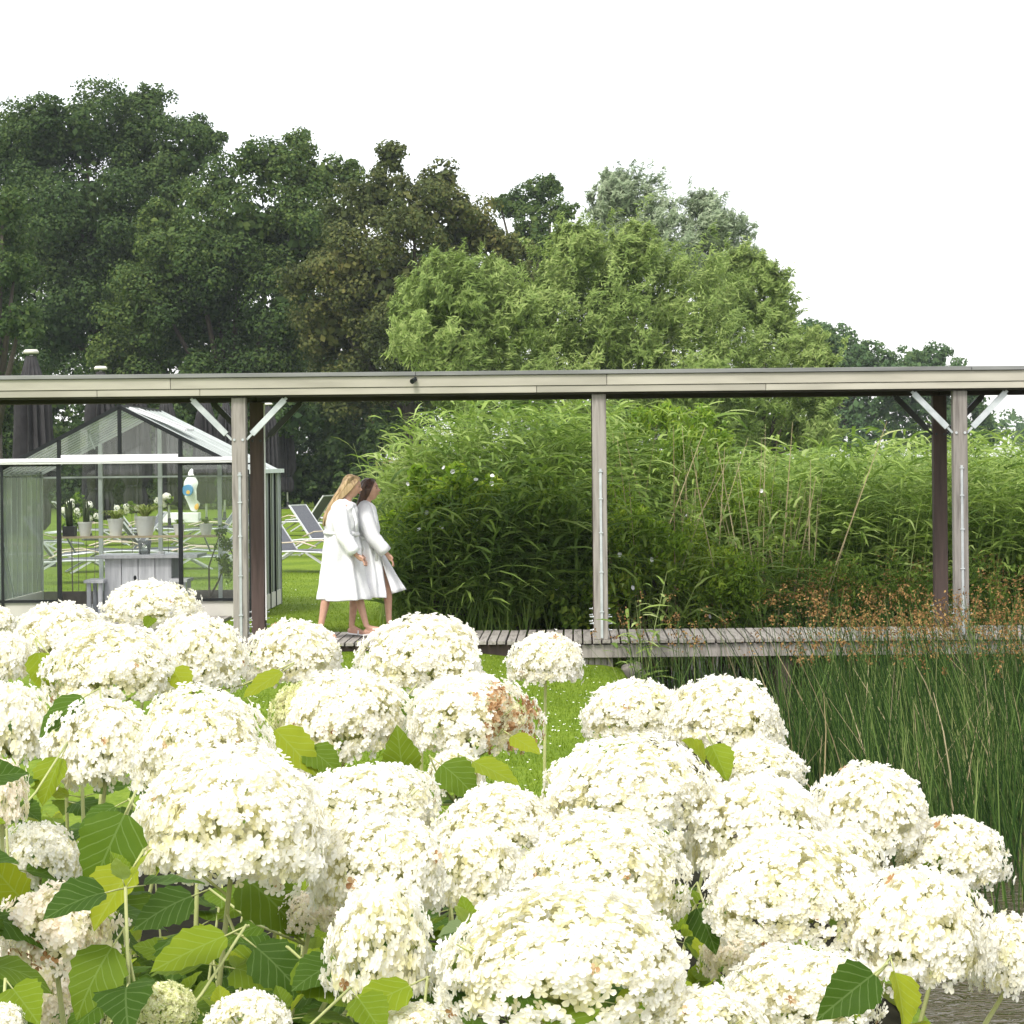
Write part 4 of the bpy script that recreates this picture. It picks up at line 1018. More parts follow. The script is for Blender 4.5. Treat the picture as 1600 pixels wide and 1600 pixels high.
tips = tips[g.random(len(tips)) < .38]
n = len(tips); k = 14
br = g.normal(size=(n, k, 3)) * np.array([.034, .034, .036]) * g.uniform(.5, 1.3, (n, 1, 1)) + np.array([0, 0, -.012]); cc = (tips[:, None] + br).reshape(-1, 3)
me = leaves_mesh('rush_flowers', cc, br.reshape(-1, 3), .031, M['l_rushfl'], aspect=.5, jit=1.0, seed=9)
tag(link('rush_flowers', me), 'rusty orange brown flower tufts at the tips of the rushes', 'rush flowers', kind='stuff')
# brown tufts also among reeds just behind the walk
tall = scatter(1240, 1660, 25.8, 26.6, 130); X_, Y_ = tall
V1, F1, tp = rushes(X_, Y_, g.uniform(1.25, 1.95, len(X_)), 99, .06, .009)
o = link('pond_rushes', np_mesh('pond_rushes_back', V1, [(F1, 0)], M['l_rush'])); tag(o, 'sparse tall rushes with brown tips between the boardwalk and the reeds at the right', 'rushes', kind='stuff')
br = g.normal(size=(len(tp), 18, 3)) * np.array([.045, .045, .05]); cc = (tp[:, None] + br).reshape(-1, 3)
tag(link('rush_flowers', leaves_mesh('rush_flowers_back', cc, br.reshape(-1, 3), .026, M['l_rushfl'], aspect=.5, jit=1.0, seed=10)), 'orange brown tufts of the rushes behind the boardwalk at the right', 'rush flowers', kind='stuff')
# one green reed clump leaning over the boardwalk edge right of the middle post
X_, Y_ = np.array([P(p_, 1050, 23.75).x for p_ in (985, 992, 1000, 1005, 978, 1012, 996)]), np.full(7, 23.7)
V1, F1 = reeds(X_, Y_, np.full(7, -1.0), np.array([1.3, 1.6, 1.75, 1.45, 1.2, 1.5, 1.1]), 33, lean=.09, nleaf=9, LL=.34)
cl_ = MB((X_[0], 23.7, -1.0)); o = link('reed_clump', np_mesh('reed_clump', V1, [(F1, 0)], M['l_reed'])); tag(o, 'small clump of green reeds before the boardwalk edge right of the middle post', 'reeds', kind='stuff')

# ------------------------------------------------------------------ lawn blades and daisies
def blades_np(X, Y, h, seed, m):
    g = np.random.default_rng(seed); n = len(X)
    z = ground_z(X, Y); az = g.uniform(0, np.pi, n)
    s = np.stack([np.cos(az), np.sin(az), 0 * az], 1) * (.0035 + .0000 * X)[:, None]
    b = np.stack([X, Y, z - .003], 1); hh = h * g.uniform(.5, 1.2, n)
    tip = b + np.stack([g.normal(0, .012, n), g.normal(0, .012, n), hh], 1)
    V = np.stack([b - s, b + s, tip], 1).reshape(-1, 3); k = np.arange(n) * 3
    return V, np.stack([k, k + 1, k + 2], 1)
Y_ = g.uniform(11.5, 23.8, 48000); X_ = g.uniform(-4.5, 1, 48000) * Y_ / 24; keep = X_ < shore(Y_) + .05
V1, F1 = blades_np(X_[keep], Y_[keep], .035, 1, None)
Y_ = 25.6 + g.random(62000) ** 1.5 * 16; X_ = g.uniform(-9.5, -.7, 62000) * Y_ / 28
ins = (X_ > xl) & (X_ < xr) & (Y_ > yf) & (Y_ < yb); te = (X_ > -6.8) & (X_ < -4.6) & (Y_ < 29.4)
keep = ~(ins | te)
V2, F2 = blades_np(X_[keep], Y_[keep], .035, 2, None)
V_, F_ = merge([(V1, F1), (V2, F2)])
tag(link('lawn_grass', np_mesh('lawn_grass', V_, [(F_, 0)], M['l_grass'])), 'short bright green mown grass of the lawn', 'grass', kind='stuff')
n = 480; Y_ = g.uniform(12, 23.6, n); X_ = g.normal(-.35, .75, n); keep = (X_ < shore(Y_) - .05)
cl2 = [(-3.1, 20.5), (-2.75, 18.5), (-4.6, 33.0)]
X_ = X_[keep]; Y_ = Y_[keep]
for (cx_, cy_) in cl2:
    X_ = np.concatenate([X_, g.normal(cx_, .22, 40)]); Y_ = np.concatenate([Y_, g.normal(cy_, .5, 40)])
X_ = np.concatenate([X_, g.uniform(-6, -1.5, 200)]); Y_ = np.concatenate([Y_, g.uniform(26, 38, 200)])
n = len(X_); c = np.stack([X_, Y_, ground_z(X_, Y_) + .035 + g.uniform(0, .012, n)], 1); k = 8
t = np.arange(k) * 2 * np.pi / k; rad = g.uniform(.006, .011, n)
ring = c[:, None] + np.stack([np.cos(t), np.sin(t), 0 * t], 1)[None] * rad[:, None, None] + g.normal(0, .002, (n, k, 3))
V_ = ring.reshape(-1, 3); F_ = np.arange(n * k).reshape(n, k)
tag(link('daisies', np_mesh('daisies', V_, [(F_, 0)], M['daisy'])), 'tiny white daisies scattered over the lawn', 'daisies', kind='stuff')

# ------------------------------------------------------------------ copies
def copy_tree(o, parent=None):
    c = o.copy(); COL.objects.link(c)
    if parent is not None: c.parent = parent
    for ch in list(o.children):
        copy_tree(ch, c)
    return c

# ------------------------------------------------------------------ sun loungers
def make_lounger():
    t = empty('sun_lounger')
    for s in (-1, 1):
        mb = MB(); y = s * .33
        mb.tube([(-.95, y, .30), (-.5, y, .345), (0, y, .36), (.5, y, .345), (1.0, y, .30)], .020, 6); mb.build('side_rail', M['alu'], t, smooth=True)
        mb = MB(); mb.tube([(-.45, y * 1.06, .40), (-.2, y * 1.06, .50), (.15, y * 1.06, .52), (.45, y * 1.06, .44)], .022, 6, flat=.6); mb.build('armrest', M['armwood'], t, smooth=True)
        for x0, x1 in ((-.35, -.95), (.25, .85)):
            mb = MB(); mb.bar((x0, y, .34), (x1, y, .0), .045, .03); mb.build('leg', M['alu'], t)
        mb = MB(); mb.bar((-.30, s * .30, .36), (-.78, s * .30, 1.0), .03, .03); mb.build('backrest_frame', M['alu'], t)
    mb = MB(); mb.add([(-.32, -.31, .37), (.3, -.31, .385), (1.0, -.31, .32), (1.0, .31, .32), (.3, .31, .385), (-.32, .31, .37), (-.32, -.31, .36), (.3, -.31, .375), (1.0, -.31, .31), (1.0, .31, .31), (.3, .31, .375), (-.32, .31, .36)],
                      [(0, 1, 4, 5), (1, 2, 3, 4), (11, 10, 7, 6), (10, 9, 8, 7), (0, 6, 7, 1), (1, 7, 8, 2), (5, 4, 10, 11), (4, 3, 9, 10), (2, 8, 9, 3), (0, 5, 11, 6)]); mb.build('seat_sling', M['sling'], t)
    mb = MB(); mb.bar((-.31, 0, .37), (-.77, 0, .99), .56, .012); mb.build('backrest_sling', M['sling'], t)
    mb = MB(); mb.bar((-.78, -.31, 1.0), (-.78, .31, 1.0), .03); mb.bar((1.0, -.33, .30), (1.0, .33, .30), .03); mb.bar((-.9, -.33, .03), (-.9, .33, .03), .025); mb.build('cross_bar', M['alu'], t)
    return t
lproto = make_lounger()
spots = [
 (474, 893, 41.5, -24, 'grey sun lounger with raised backrest just right of the greenhouse, nearest the women'),
 (520, 868, 48, -24, 'sun lounger half hidden by the blonde woman, just behind the nearest one on the right'),
 (470, 838, 62, 160, 'pale sun lounger in the rear row, left one of those between greenhouse and blonde woman'),
 (508, 834, 66, 160, 'pale sun lounger in the rear row directly left of the blonde hair'),
 (118, 905, 38.5, 20, 'sun lounger seen through the open greenhouse door, leftmost in the doorway'),
 (185, 885, 42.5, 200, 'sun lounger seen through the glass behind the white spider plant pot'),
 (250, 882, 43, 20, 'sun lounger seen through the greenhouse behind the largest white pot'),
 (318, 893, 39.5, 198, 'sun lounger seen through the right front glass of the greenhouse'),
 (140, 850, 56, 20, 'distant sun lounger beyond the cactus pots'),
 (225, 848, 57, 20, 'distant sun lounger beyond the middle of the greenhouse shelf'),
 (330, 850, 56, 200, 'distant sun lounger beyond the right end of the greenhouse shelf'),
 (45, 868, 48, 20, 'sun lounger seen through the left front glass of the greenhouse'),
]
for i, (px, py, Y, a, lab) in enumerate(spots):
    o = lproto if i == 0 else copy_tree(lproto)
    c = P(px, py, Y); o.location = (c.x, Y, float(ground_z(c.x, Y))); o.rotation_euler = (0, 0, R(a)); o.scale = (1.1, 1.1, 1.1)
    tag(o, lab, 'sun lounger', 'sun loungers on the lawn behind the greenhouse')

# ------------------------------------------------------------------ closed parasols
def make_parasol():
    t = empty('closed_parasol')
    mb = MB(); mb.tube([(0, 0, 0), (0, 0, 4.2)], .035, 8); mb.build('pole', M['white_paint'], t, smooth=True)
    mb = MB(); mb.lathe((0, 0, 0), [(0, .001), (.4, .001), (.4, .06), (.06, .08), (.05, .3), (.0, .3)], 12); mb.build('base', M['dark_and_shaded_steel'], t)
    mb = MB(); mb.lathe((0, 0, 0), [(.10, 4.22), (.15, 4.225), (.155, 4.27), (.12, 4.305), (0, 4.31)], 14); mb.build('cap', M['cream'], t, smooth=True)
    q = random.Random(4); n = 28; prof = [(.10, 4.18), (.17, 3.9), (.24, 3.6), (.29, 3.3), (.30, 2.8), (.33, 2.2), (.34, 1.7), (.22, 1.45), (.20, 1.38), (.26, 1.2), (.24, .85), (.15, .72)]
    vs = []; fs = []
    for j, (r_p, z) in enumerate(prof):
        for k in range(n):
            a = 2 * math.pi * k / n; f = 1 + (.24 if k % 2 else -.24) * min(1, j * .35) + q.uniform(-.05, .05)
            vs.append((math.cos(a) * r_p * f, math.sin(a) * r_p * f, z))
    for j in range(len(prof) - 1):
        for k in range(n):
            a, b = j * n + k, j * n + (k + 1) % n; fs.append((a, a + n, b + n, b))
    mb = MB(); mb.add(vs, fs); mb.build('furled_canopy', M['canvas'], t, smooth=False)
    mb = MB(); mb.lathe((0, 0, 0), [(.235, 1.40), (.245, 1.43), (.235, 1.46)], 16); mb.build('tie_strap', M['gh_black'], t)
    return t
pproto = make_parasol()
par = [(55, 545, 'closed dark parasol standing tallest above the canopy roof near the left edge'),
       (156, 571, 'closed dark parasol whose white cap shows above the roof over the greenhouse gable'),
       (211, 589, 'closed dark parasol with only its white cap showing above the roof'),
       (264, 610, 'closed dark parasol just right of the greenhouse ridge'),
       (322, 612, 'closed dark parasol behind the left steel brace of the left post'),
       (350, 622, 'closed dark parasol directly left of the left front post'),
       (421, 629, 'closed dark parasol right of the back left post, the nearer of two side by side'),
       (449, 640, 'closed dark parasol with white pole foot, the right one of two side by side'),
       (141, 660, 'small closed dark parasol seen through the greenhouse behind the cactus pots')]
for i, (px, py, lab) in enumerate(par):
    hz = PY + (PX - px) * ROLL
    if i == 8: Y = 60; sc = .62
    else: Y = (4.32 - .1 - CZ) * F / (hz - py); sc = 1
    o = pproto if i == 0 else copy_tree(pproto)
    c = P(px, hz, Y); o.location = (c.x, Y, float(ground_z(c.x, Y))); o.rotation_euler = (0, R(1.2 if i % 2 else -.8), i * 1.3); o.scale = (sc, sc, sc)
    tag(o, lab, 'parasol', 'closed parasols on the lawn')

# ------------------------------------------------------------------ abstract white sculpture and plinth
def remeshed(mb, name, m, parent, vox, smooth_it=4, mesh_only=False):
    me = mb.mesh(name, m); tmp = bpy.data.objects.new('tmp', me); COL.objects.link(tmp)
    r1 = tmp.modifiers.new('r', 'REMESH'); r1.mode = 'VOXEL'; r1.voxel_size = vox
    s1 = tmp.modifiers.new('s', 'SMOOTH'); s1.iterations = smooth_it; s1.factor = .5
    dc = tmp.modifiers.new('d', 'DECIMATE'); dc.ratio = .4
    dg = bpy.context.evaluated_depsgraph_get(); ev = tmp.evaluated_get(dg)
    out_ = bpy.data.meshes.new_from_object(ev); bpy.data.objects.remove(tmp)
    out_.polygons.foreach_set('use_smooth', [True] * len(out_.polygons))
    if not out_.materials: out_.materials.append(m)
    return link(name, out_, parent)
c = P(300, 802, 77); pl = empty('plinth', (P(282, 800, 77).x, 77, -.1), 'long low white plinth carrying the sculpture on the lawn beyond the greenhouse', 'plinth')
xa, xb = P(250, 800, 77).x, P(312, 800, 77).x
for a_, b_ in ((xa, (xa + xb) / 2 - .01), ((xa + xb) / 2 + .01, xb)):
    mb = MB(pl.location); mb.box((a_, 76.7, -.1), (b_, 77.3, P(282, 801, 77).z)); mb.build('plinth_block', M['white_paint'], pl, bevel=.02)
zt = P(282, 801, 77).z
s_ = empty('sculpture', (c.x, 77, zt), 'white bulbous abstract sculpture with a blue disc on a plinth, seen through the greenhouse', 'sculpture')
k = 77 / F
def q(px, py, dy=0): return P(px, py, 77 + dy)
mb = MB(s_.location)
mb.ball(q(301, 758), 14.5 * k, 16, sc=(1, .9, 1.1)); mb.ball(q(303, 772), 12 * k, 16)
mb.tube([q(304, 775), q(305, 788), q(303, 799.5)], [11 * k, 8 * k, 5 * k], 12)
mb.tube([q(303, 750), q(309, 741), q(312, 729)], [8 * k, 5 * k, 4 * k], 10); mb.ball(q(304, 742), 9 * k, 12); mb.tube([q(297, 742), q(300, 736), q(308, 738)], [5 * k, 5 * k, 4 * k], 8)
mb.tube([q(296, 772), q(299, 785), q(302, 798)], [9 * k, 6 * k, 4 * k], 10)
remeshed(mb, 'torso', M['white_paint'], s_, .05)
mb = MB(s_.location); cc = q(294, 766, -.29); mb.tube([cc, cc + Vector((-.02, -.09, 0))], [9 * k, 8.5 * k], 20); mb.build('blue_disc', M['blue'], s_)
mb = MB(s_.location); cc = q(294, 769, -.38); mb.tube([cc, cc + Vector((0, -.03, 0))], [3.2 * k, 3 * k], 12); mb.build('orange_spot', M['orange'], s_)
mb = MB(s_.location); mb.ball(q(307, 791, -.12), 4 * k, 10, sc=(1, .6, 1.5)); mb.build('orange_patch', M['orange'], s_)

# white flowering bushes beyond the greenhouse
for i, (lst, Y, lab) in enumerate((([(110, 800, 14), (122, 780, 12), (135, 800, 14), (150, 806, 12), (112, 822, 14)], 34.5, 'white flowering bush behind the cactus pots at the back of the greenhouse'),
                                   ([(190, 800, 10), (206, 792, 10), (250, 786, 8), (262, 780, 7)], 35, 'loose white flowering plant behind the spider plants'))):
    g_ = random.Random(80 + i); bl = px_blobs(lst, Y, .2, g_); cx = sum(c.x for c, r in bl) / len(bl)
    root = empty('white_flowering_bush', (cx, Y, -.1), lab, 'shrub', 'white flowering bushes behind the greenhouse')
    pts, nr = clumps(bl, 12, leaf=.06, dens=.6, seed=i + 80); o_ = np.array(root.location)
    link('foliage', leaves_mesh('foliage', pts - o_, nr, .06, M['l_shrub'], seed=i), root)
    mb = MB(root.location)
    for c, r in bl:
        mb.tube([(c.x, Y, -.12), c], [.006, .003], 5)
    mb.build('stems', M['bark'], root)
    for k_ in range(13):
        c, r = g_.choice(bl); d = Vector((g_.uniform(-1, 1), -g_.uniform(.2, 1), g_.uniform(-.3, 1))).normalized()
        p = c + d * r; n = 60; dd = np.random.default_rng(k_).normal(size=(n, 3)); dd /= np.linalg.norm(dd, axis=1)[:, None]
        link('blossom', leaves_mesh('blossom', np.array(p) + dd * .045 - o_, dd, .032, M['petal'], seed=k_, aspect=.9), root)
shrub('small leafy shrub inside the right side of the greenhouse', [(350, 850, 16), (352, 875, 18), (345, 830, 10), (356, 895, 14)], 30.6, M['l_shrub'], n_leaf=.05, seed=90, per=14, dens=.7, spread=.1, group=None, name='greenhouse_shrub', stems=3)

# ------------------------------------------------------------------ people
def rings_mesh(name, rings, m, parent, folds=9, amp=.012, n=64, seed=0, thick=.012, skew=0.0):
    """rings: (left px, right px, y px, half depth m, Y centre)"""
    q_ = random.Random(seed); ph = [q_.uniform(0, 6.28) for _ in range(6)]
    vs = []; N = len(rings)
    for j, (l, r, y, ry, Yc) in enumerate(rings):
        a, b = P(l, y, Yc), P(r, y, Yc); c = (a + b) / 2; rx = (b - a).length / 2; t = j / (N - 1)
        for k in range(n):
            an = 2 * math.pi * k / n
            f = amp * (t ** 1.3) * (math.sin(folds * an + ph[0] + t * 1.5) + .6 * math.sin((folds * 1.7 // 1) * an + ph[1] - t * 2)) + .004 * math.sin(5 * an + j * 1.7 + ph[2]) + .003 * math.sin(11 * an - j * 2.3) + .011 * math.sin(4 * an + t * 16 + ph[4]) * (4 * t * (1 - t)) ** .7 * max(0, math.sin(an * 2 + t * 5 + ph[5]))
            x = math.cos(an) * (rx + f); yy = math.sin(an) * (ry + f)
            sq = abs(math.cos(an)) ** .85 * (1 if math.cos(an) > 0 else -1)
            vs.append(Vector((c.x + sq * (rx + f), Yc + yy, c.z + .006 * math.sin(3 * an + ph[3]) * t)))
    mb = MB(parent.location)
    fs = []
    for j in range(N - 1):
        for k in range(n):
            a, b = j * n + k, j * n + (k + 1) % n; fs.append((a, a + n, b + n, b))
    mb.add(vs, fs); o = mb.build(name, m, parent, smooth=True)
    s = o.modifiers.new('solid', 'SOLIDIFY'); s.thickness = thick; s.offset = -1
    u = o.modifiers.new('sub', 'SUBSURF'); u.levels = u.render_levels = 1
    return o

def densify(rings, k=4):
    out_ = []
    for j in range(len(rings) - 1):
        for i in range(k):
            t = i / k; out_.append(tuple(a * (1 - t) + b * t for a, b in zip(rings[j], rings[j + 1])))
    return out_ + [rings[-1]]

def person(label, Y0, D, hair_m, robe_seed):
    gp = D['foot_mid']; root = empty('person', (P(gp, 800, Y0).x, Y0, 0.0), label, 'person', 'women walking in white bathrobes')
    q = lambda x, y, dy=0.0: P(x, y, Y0 + dy)
    k = Y0 / F
    mb = MB(root.location)
    mb.tube([q(*D['pelvis']), q(*D['waist']), q(*D['chest']), q(*D['shc']), q(*D['neck']), q(*D['headb'])], [.135, .105, .12, .085, .048, .045], 14)
    mb.tube([q(D['shc'][0], D['shc'][1] + 5, -.17), q(D['shc'][0], D['shc'][1] + 2, 0), q(D['shc'][0], D['shc'][1] + 5, .17)], [.05, .065, .05], 10)
    for leg in D['legs']:
        hip, knee, calf, ank, heel, toe = [q(*p) for p in leg]
        mb.tube([hip, hip.lerp(knee, .55), knee, calf, calf.lerp(ank, .6), ank], [.085, .072, .052, .050, .036, .030], 12)
        mb.ball(heel + Vector((0, 0, .006)), .032, 10)
        mb.tube([ank, heel.lerp(toe, .25) + Vector((0, 0, .035)), heel.lerp(toe, .7) + Vector((0, 0, .012)), toe + Vector((0, 0, .002))], [.032, .034, .030, .020], 10)
        mb.tube([heel, heel.lerp(toe, .5), toe], [.028, .027, .022], 10)
        for t_ in range(5):
            off = (t_ - 2) * .014
            mb.tube([toe + Vector((-.02, off, .0)), toe + Vector((.018 - abs(t_ - 1) * .004, off * 1.1, -.004))], [.010, .008], 6)
    for s, arm in zip((-1, 1), D['arms']):
        sh_, el, wr, hd = [q(*p) for p in arm]
        mb.tube([sh_, sh_.lerp(el, .6), el, el.lerp(wr, .35), wr], [.048, .042, .036, .035, .025], 10)
        d = (hd - wr).normalized(); side = Vector((0, 1, 0)); dn = d.cross(side)
        pal = wr + d * .055
        mb.tube([wr, pal, wr + d * .09], [.024, .032, .028], 10)
        for f_ in range(4):
            off = (f_ - 1.5) * .019; L = (.070, .080, .074, .058)[f_]
            b0 = wr + d * .085 + side * off
            mb.tube([b0, b0 + d * L * .5 + dn * s * .004 + Vector((-.004, 0, -.010)), b0 + d * L * .8 + Vector((-.016, 0, -.026)), b0 + d * L * .85 + Vector((-.034, 0, -.030))], [.0105, .010, .009, .0075], 7)
        b0 = wr + d * .03 + Vector((.004, -.022, .012))
        mb.tube([b0, b0 + d * .035 + Vector((.010, -.016, .004)), b0 + d * .065 + Vector((.008, -.018, -.006))], [.012, .0105, .008], 7)
    # head
    hc = q(*D['head']); tl = D['tilt']; rot = Matrix.Rotation(tl, 4, 'Y')
    hv = MB(); hv.ball((0, 0, 0), .1, 56)
    hvs = []
    for v in hv.v:
        x, y, z = v.x / .1, v.y / .1, v.z / .1
        X = x * .094; Yy = y * .074; Z = z * .118
        if z < 0: X = X * (1 + .30 * z) + .018 * (-z); Yy *= (1 + .32 * z)
        if x > 0:
            X += .004 * math.exp(-((z - .28) / .12) ** 2) * math.exp(-(y / .5) ** 2)
            X += .034 * math.exp(-((z + .12) / .15) ** 2) * math.exp(-(y / .17) ** 2)
            X -= .008 * math.exp(-((z - .10) / .09) ** 2) * math.exp(-((abs(y) - .35) / .18) ** 2)
            X += .007 * math.exp(-((z + .45) / .08) ** 2) * math.exp(-(y / .28) ** 2)
            X += .009 * math.exp(-((z + .80) / .16) ** 2) * math.exp(-(y / .4) ** 2)
        p = rot @ Vector((X, Yy, Z)); hvs.append(hc + p)
    mb.add(hvs, hv.f)
    mb.ball(hc + rot @ Vector((-.005, -.074, -.01)), .020, 8, sc=(.7, .5, 1.3)); mb.ball(hc + rot @ Vector((-.005, .074, -.01)), .020, 8, sc=(.7, .5, 1.3))
    remeshed(mb, 'body', M['skin'], root, .0075, 2)
    for s in (-1, 1):
        e = MB(root.location); e.ball(hc + rot @ Vector((.077, s * .029, .014)), .0115, 8, sc=(.6, 1.2, .8)); e.build('eye', M['eye'], root, smooth=True)
        e = MB(root.location); e.tube([hc + rot @ Vector((.088, s * .014, .036)), hc + rot @ Vector((.084, s * .032, .040)), hc + rot @ Vector((.070, s * .048, .034))], .005, 5); e.build('eyebrow', hair_m, root)
    e = MB(root.location); e.tube([hc + rot @ Vector((.088, -.020, -.051)), hc + rot @ Vector((.099, 0, -.053)), hc + rot @ Vector((.088, .020, -.051))], [.004, .0075, .004], 6); e.build('lips', M['lip'], root, smooth=True)
    # hair: cap of strands plus the long fall
    hb = MB(root.location); g_ = random.Random(robe_seed)
    hb.ball(hc + rot @ Vector((-.026, 0, .024)), .1, 20, sc=(.93, .84, 1.06))
    fall = [q(*p) for p in D['hair']]
    for i in range(150):
        a = g_.uniform(-1.45, 1.45); up = g_.uniform(-.1, 1.0)
        st = hc + rot @ Vector((-.015 + .082 * (1 - up * .5) * (1 - abs(a) / 1.5) * .9 * (up > .55), .080 * math.sin(a), .035 + .088 * up))
        off = Vector((g_.uniform(-.020, .026), .075 * math.sin(a) * g_.uniform(.7, 1.1), 0))
        mid = hc + rot @ Vector((-.055 - .045 * math.cos(a), .090 * math.sin(a), .03 - .03 * up))
        path = [st, st.lerp(mid, .5) + Vector((-.012, .012 * math.sin(a), .022)), mid] + [p + off * (1 + j * .12) for j, p in enumerate(fall[1:])]
        cut = g_.uniform(.75, 1.0); path[-1] = path[-2].lerp(path[-1], cut)
        hb.tube(path, [.008, .013, .016] + [.017] * (len(path) - 4) + [.006], 5)
    for i in range(90):
        s = -1 if i % 2 else 1; u = g_.random()
        pth = [hc + rot @ Vector(v) for v in ((.066 - .09 * u, s * .012, .100 + .022 * u * (1 - u) * 4), (.052 - .09 * u, s * .062, .070), (.022 - .075 * u, s * .086, .005), (-.020 - .05 * u, s * .084, -.07))]
        pth += [fall[2] + Vector((.03 - .03 * u, s * .07, 0)), fall[3] + Vector((.02 - .03 * u, s * .06, 0)), fall[4] + Vector((0, s * .05, .02 * u))]
        hb.tube(pth, [.007, .011, .012, .012, .013, .012, .004], 5)
    hb.build('hair', hair_m, root, smooth=True)
    # robe
    rings_mesh('robe', densify([tuple(list(r) + [Y0 + D.get('dy', 0)]) for r in D['robe']], 3), M['robe'], root, folds=7, amp=.026, seed=robe_seed)
    for s, sl_ in zip((-1, 1), D['sleeves']):
        pts = [q(*p[:3]) for p in sl_]; rad = [p[3] for p in sl_]
        sm = MB(root.location)
        pp = []; rr = []
        for j in range(len(pts) - 1):
            for i in range(4):
                t = i / 4; pp.append(pts[j].lerp(pts[j + 1], t)); rr.append((rad[j] * (1 - t) + rad[j + 1] * t) * (1 + .05 * math.sin(3.1 * len(rr)) ))
        pp.append(pts[-1]); rr.append(rad[-1])
        sm.tube(pp, rr, 20, cap=False)
        o = sm.build('sleeve', M['robe'], root, smooth=True); md = o.modifiers.new('solid', 'SOLIDIFY'); md.thickness = .012; md.offset = -1
        cf = MB(root.location); d = (pts[-1] - pts[-2]).normalized(); cf.tube([pts[-1] - d * .055, pts[-1] + d * .004], [rad[-1] + .002, rad[-1] + .002], 20, cap=False)
        o = cf.build('cuff', M['robe'], root, smooth=True); md = o.modifiers.new('solid', 'SOLIDIFY'); md.thickness = .012; md.offset = 1
    # collar, belt
    cb = MB(root.location); pts = [q(*p) for p in D['collar']]
    cb.tube(pts, [.016] + [.024] * (len(pts) - 2) + [.012], 8, flat=.55); cb.build('collar', M['robe'], root, smooth=True)
    l, r_, y, ry = D['belt']; a, b = q(l, y), q(r_, y); c = (a + b) / 2; rx = (b - a).length / 2
    bb = MB(root.location); ring = [Vector((c.x + math.cos(t) * rx, c.y + D.get('dy', 0) + math.sin(t) * ry, c.z - .012 * math.cos(t))) for t in [2 * math.pi * i / 24 for i in range(25)]]
    bb.tube(ring, .017, 6, flat=1.4, cap=False)
    kx = Vector((c.x + rx * .72, c.y - ry * .75, c.z)); bb.ball(kx, .028, 8)
    bb.tube([kx, kx + Vector((.01, -.012, -.12)), kx + Vector((.02, -.014, -.26))], [.014, .018, .016], 6, flat=.5)
    bb.tube([kx, kx + Vector((-.03, -.012, -.10)), kx + Vector((-.03, -.016, -.21))], [.014, .018, .016], 6, flat=.5)
    bb.build('belt', M['robe'], root, smooth=True)
    for leg in D['legs']:
        heel, toe = q(*leg[4]), q(*leg[5]); d = (toe - heel).normalized()
        up = Vector((0, 0, 1)); sp = MB(root.location)
        a_ = heel - d * .035 - up * .028; b_ = toe + d * .035 - up * .022
        sp.bar(a_, b_, .088, .016); o = sp.build('slipper', M['slipper'], root, bevel=.006)
        st = MB(root.location); m_ = heel.lerp(toe, .62)
        arc = [m_ + Vector((0, math.cos(t) * .042, -.022 + math.sin(t) * .050)) for t in [math.pi * i / 8 for i in range(9)]]
        st.tube(arc, .008, 6); st.build('slipper_strap', M['slipper'], root, smooth=True)
    return root

W1 = dict(foot_mid=545, pelvis=(531, 865), waist=(532, 836), chest=(534, 808), shc=(538, 790), neck=(543, 779), headb=(547, 768),
    legs=[[(530, 872, -.07), (514, 916, -.07), (508, 942, -.07), (500, 984, -.07), (500, 991, -.07), (524, 995, -.07)],
          [(534, 872, .08), (553, 914, .08), (562, 940, .08), (573, 979, .06), (572, 988, .06), (597, 984, .06)]],
    arms=[[(529, 797, -.2), (535, 838, -.24), (556, 867, -.22), (566, 874, -.22)], [(540, 797, .2), (548, 838, .22), (560, 866, .2), (568, 873, .2)]],
    head=(550, 760), tilt=R(14), hair=[(546, 750), (529, 772), (519, 790), (512, 806), (509, 822)],
    robe=[(534, 549, 783, .055), (527, 556, 787, .14), (518, 557, 793, .20), (510, 558, 804, .21), (507, 560, 822, .20), (509, 558, 834, .18), (508, 561, 852, .205), (506, 565, 878, .225), (503, 571, 906, .245), (499, 579, 937, .27)],
    sleeves=[[(534, 788, -.08, .055), (530, 795, -.15, .078), (531, 812, -.22, .083), (537, 838, -.245, .070), (554, 864, -.225, .060)], [(538, 789, .08, .055), (540, 796, .15, .07), (546, 815, .20, .08), (549, 838, .22, .075), (558, 862, .2, .068)]],
    collar=[(533, 784, .05), (538, 781, -.07), (545, 786, -.105), (552, 797, -.12), (557, 815, -.12), (557, 832, -.12)], belt=(507, 560, 833, .19))
person('blonde woman in a long white bathrobe looking down as she walks along the boardwalk', 24.6, W1, M['hair_blonde'], 3)
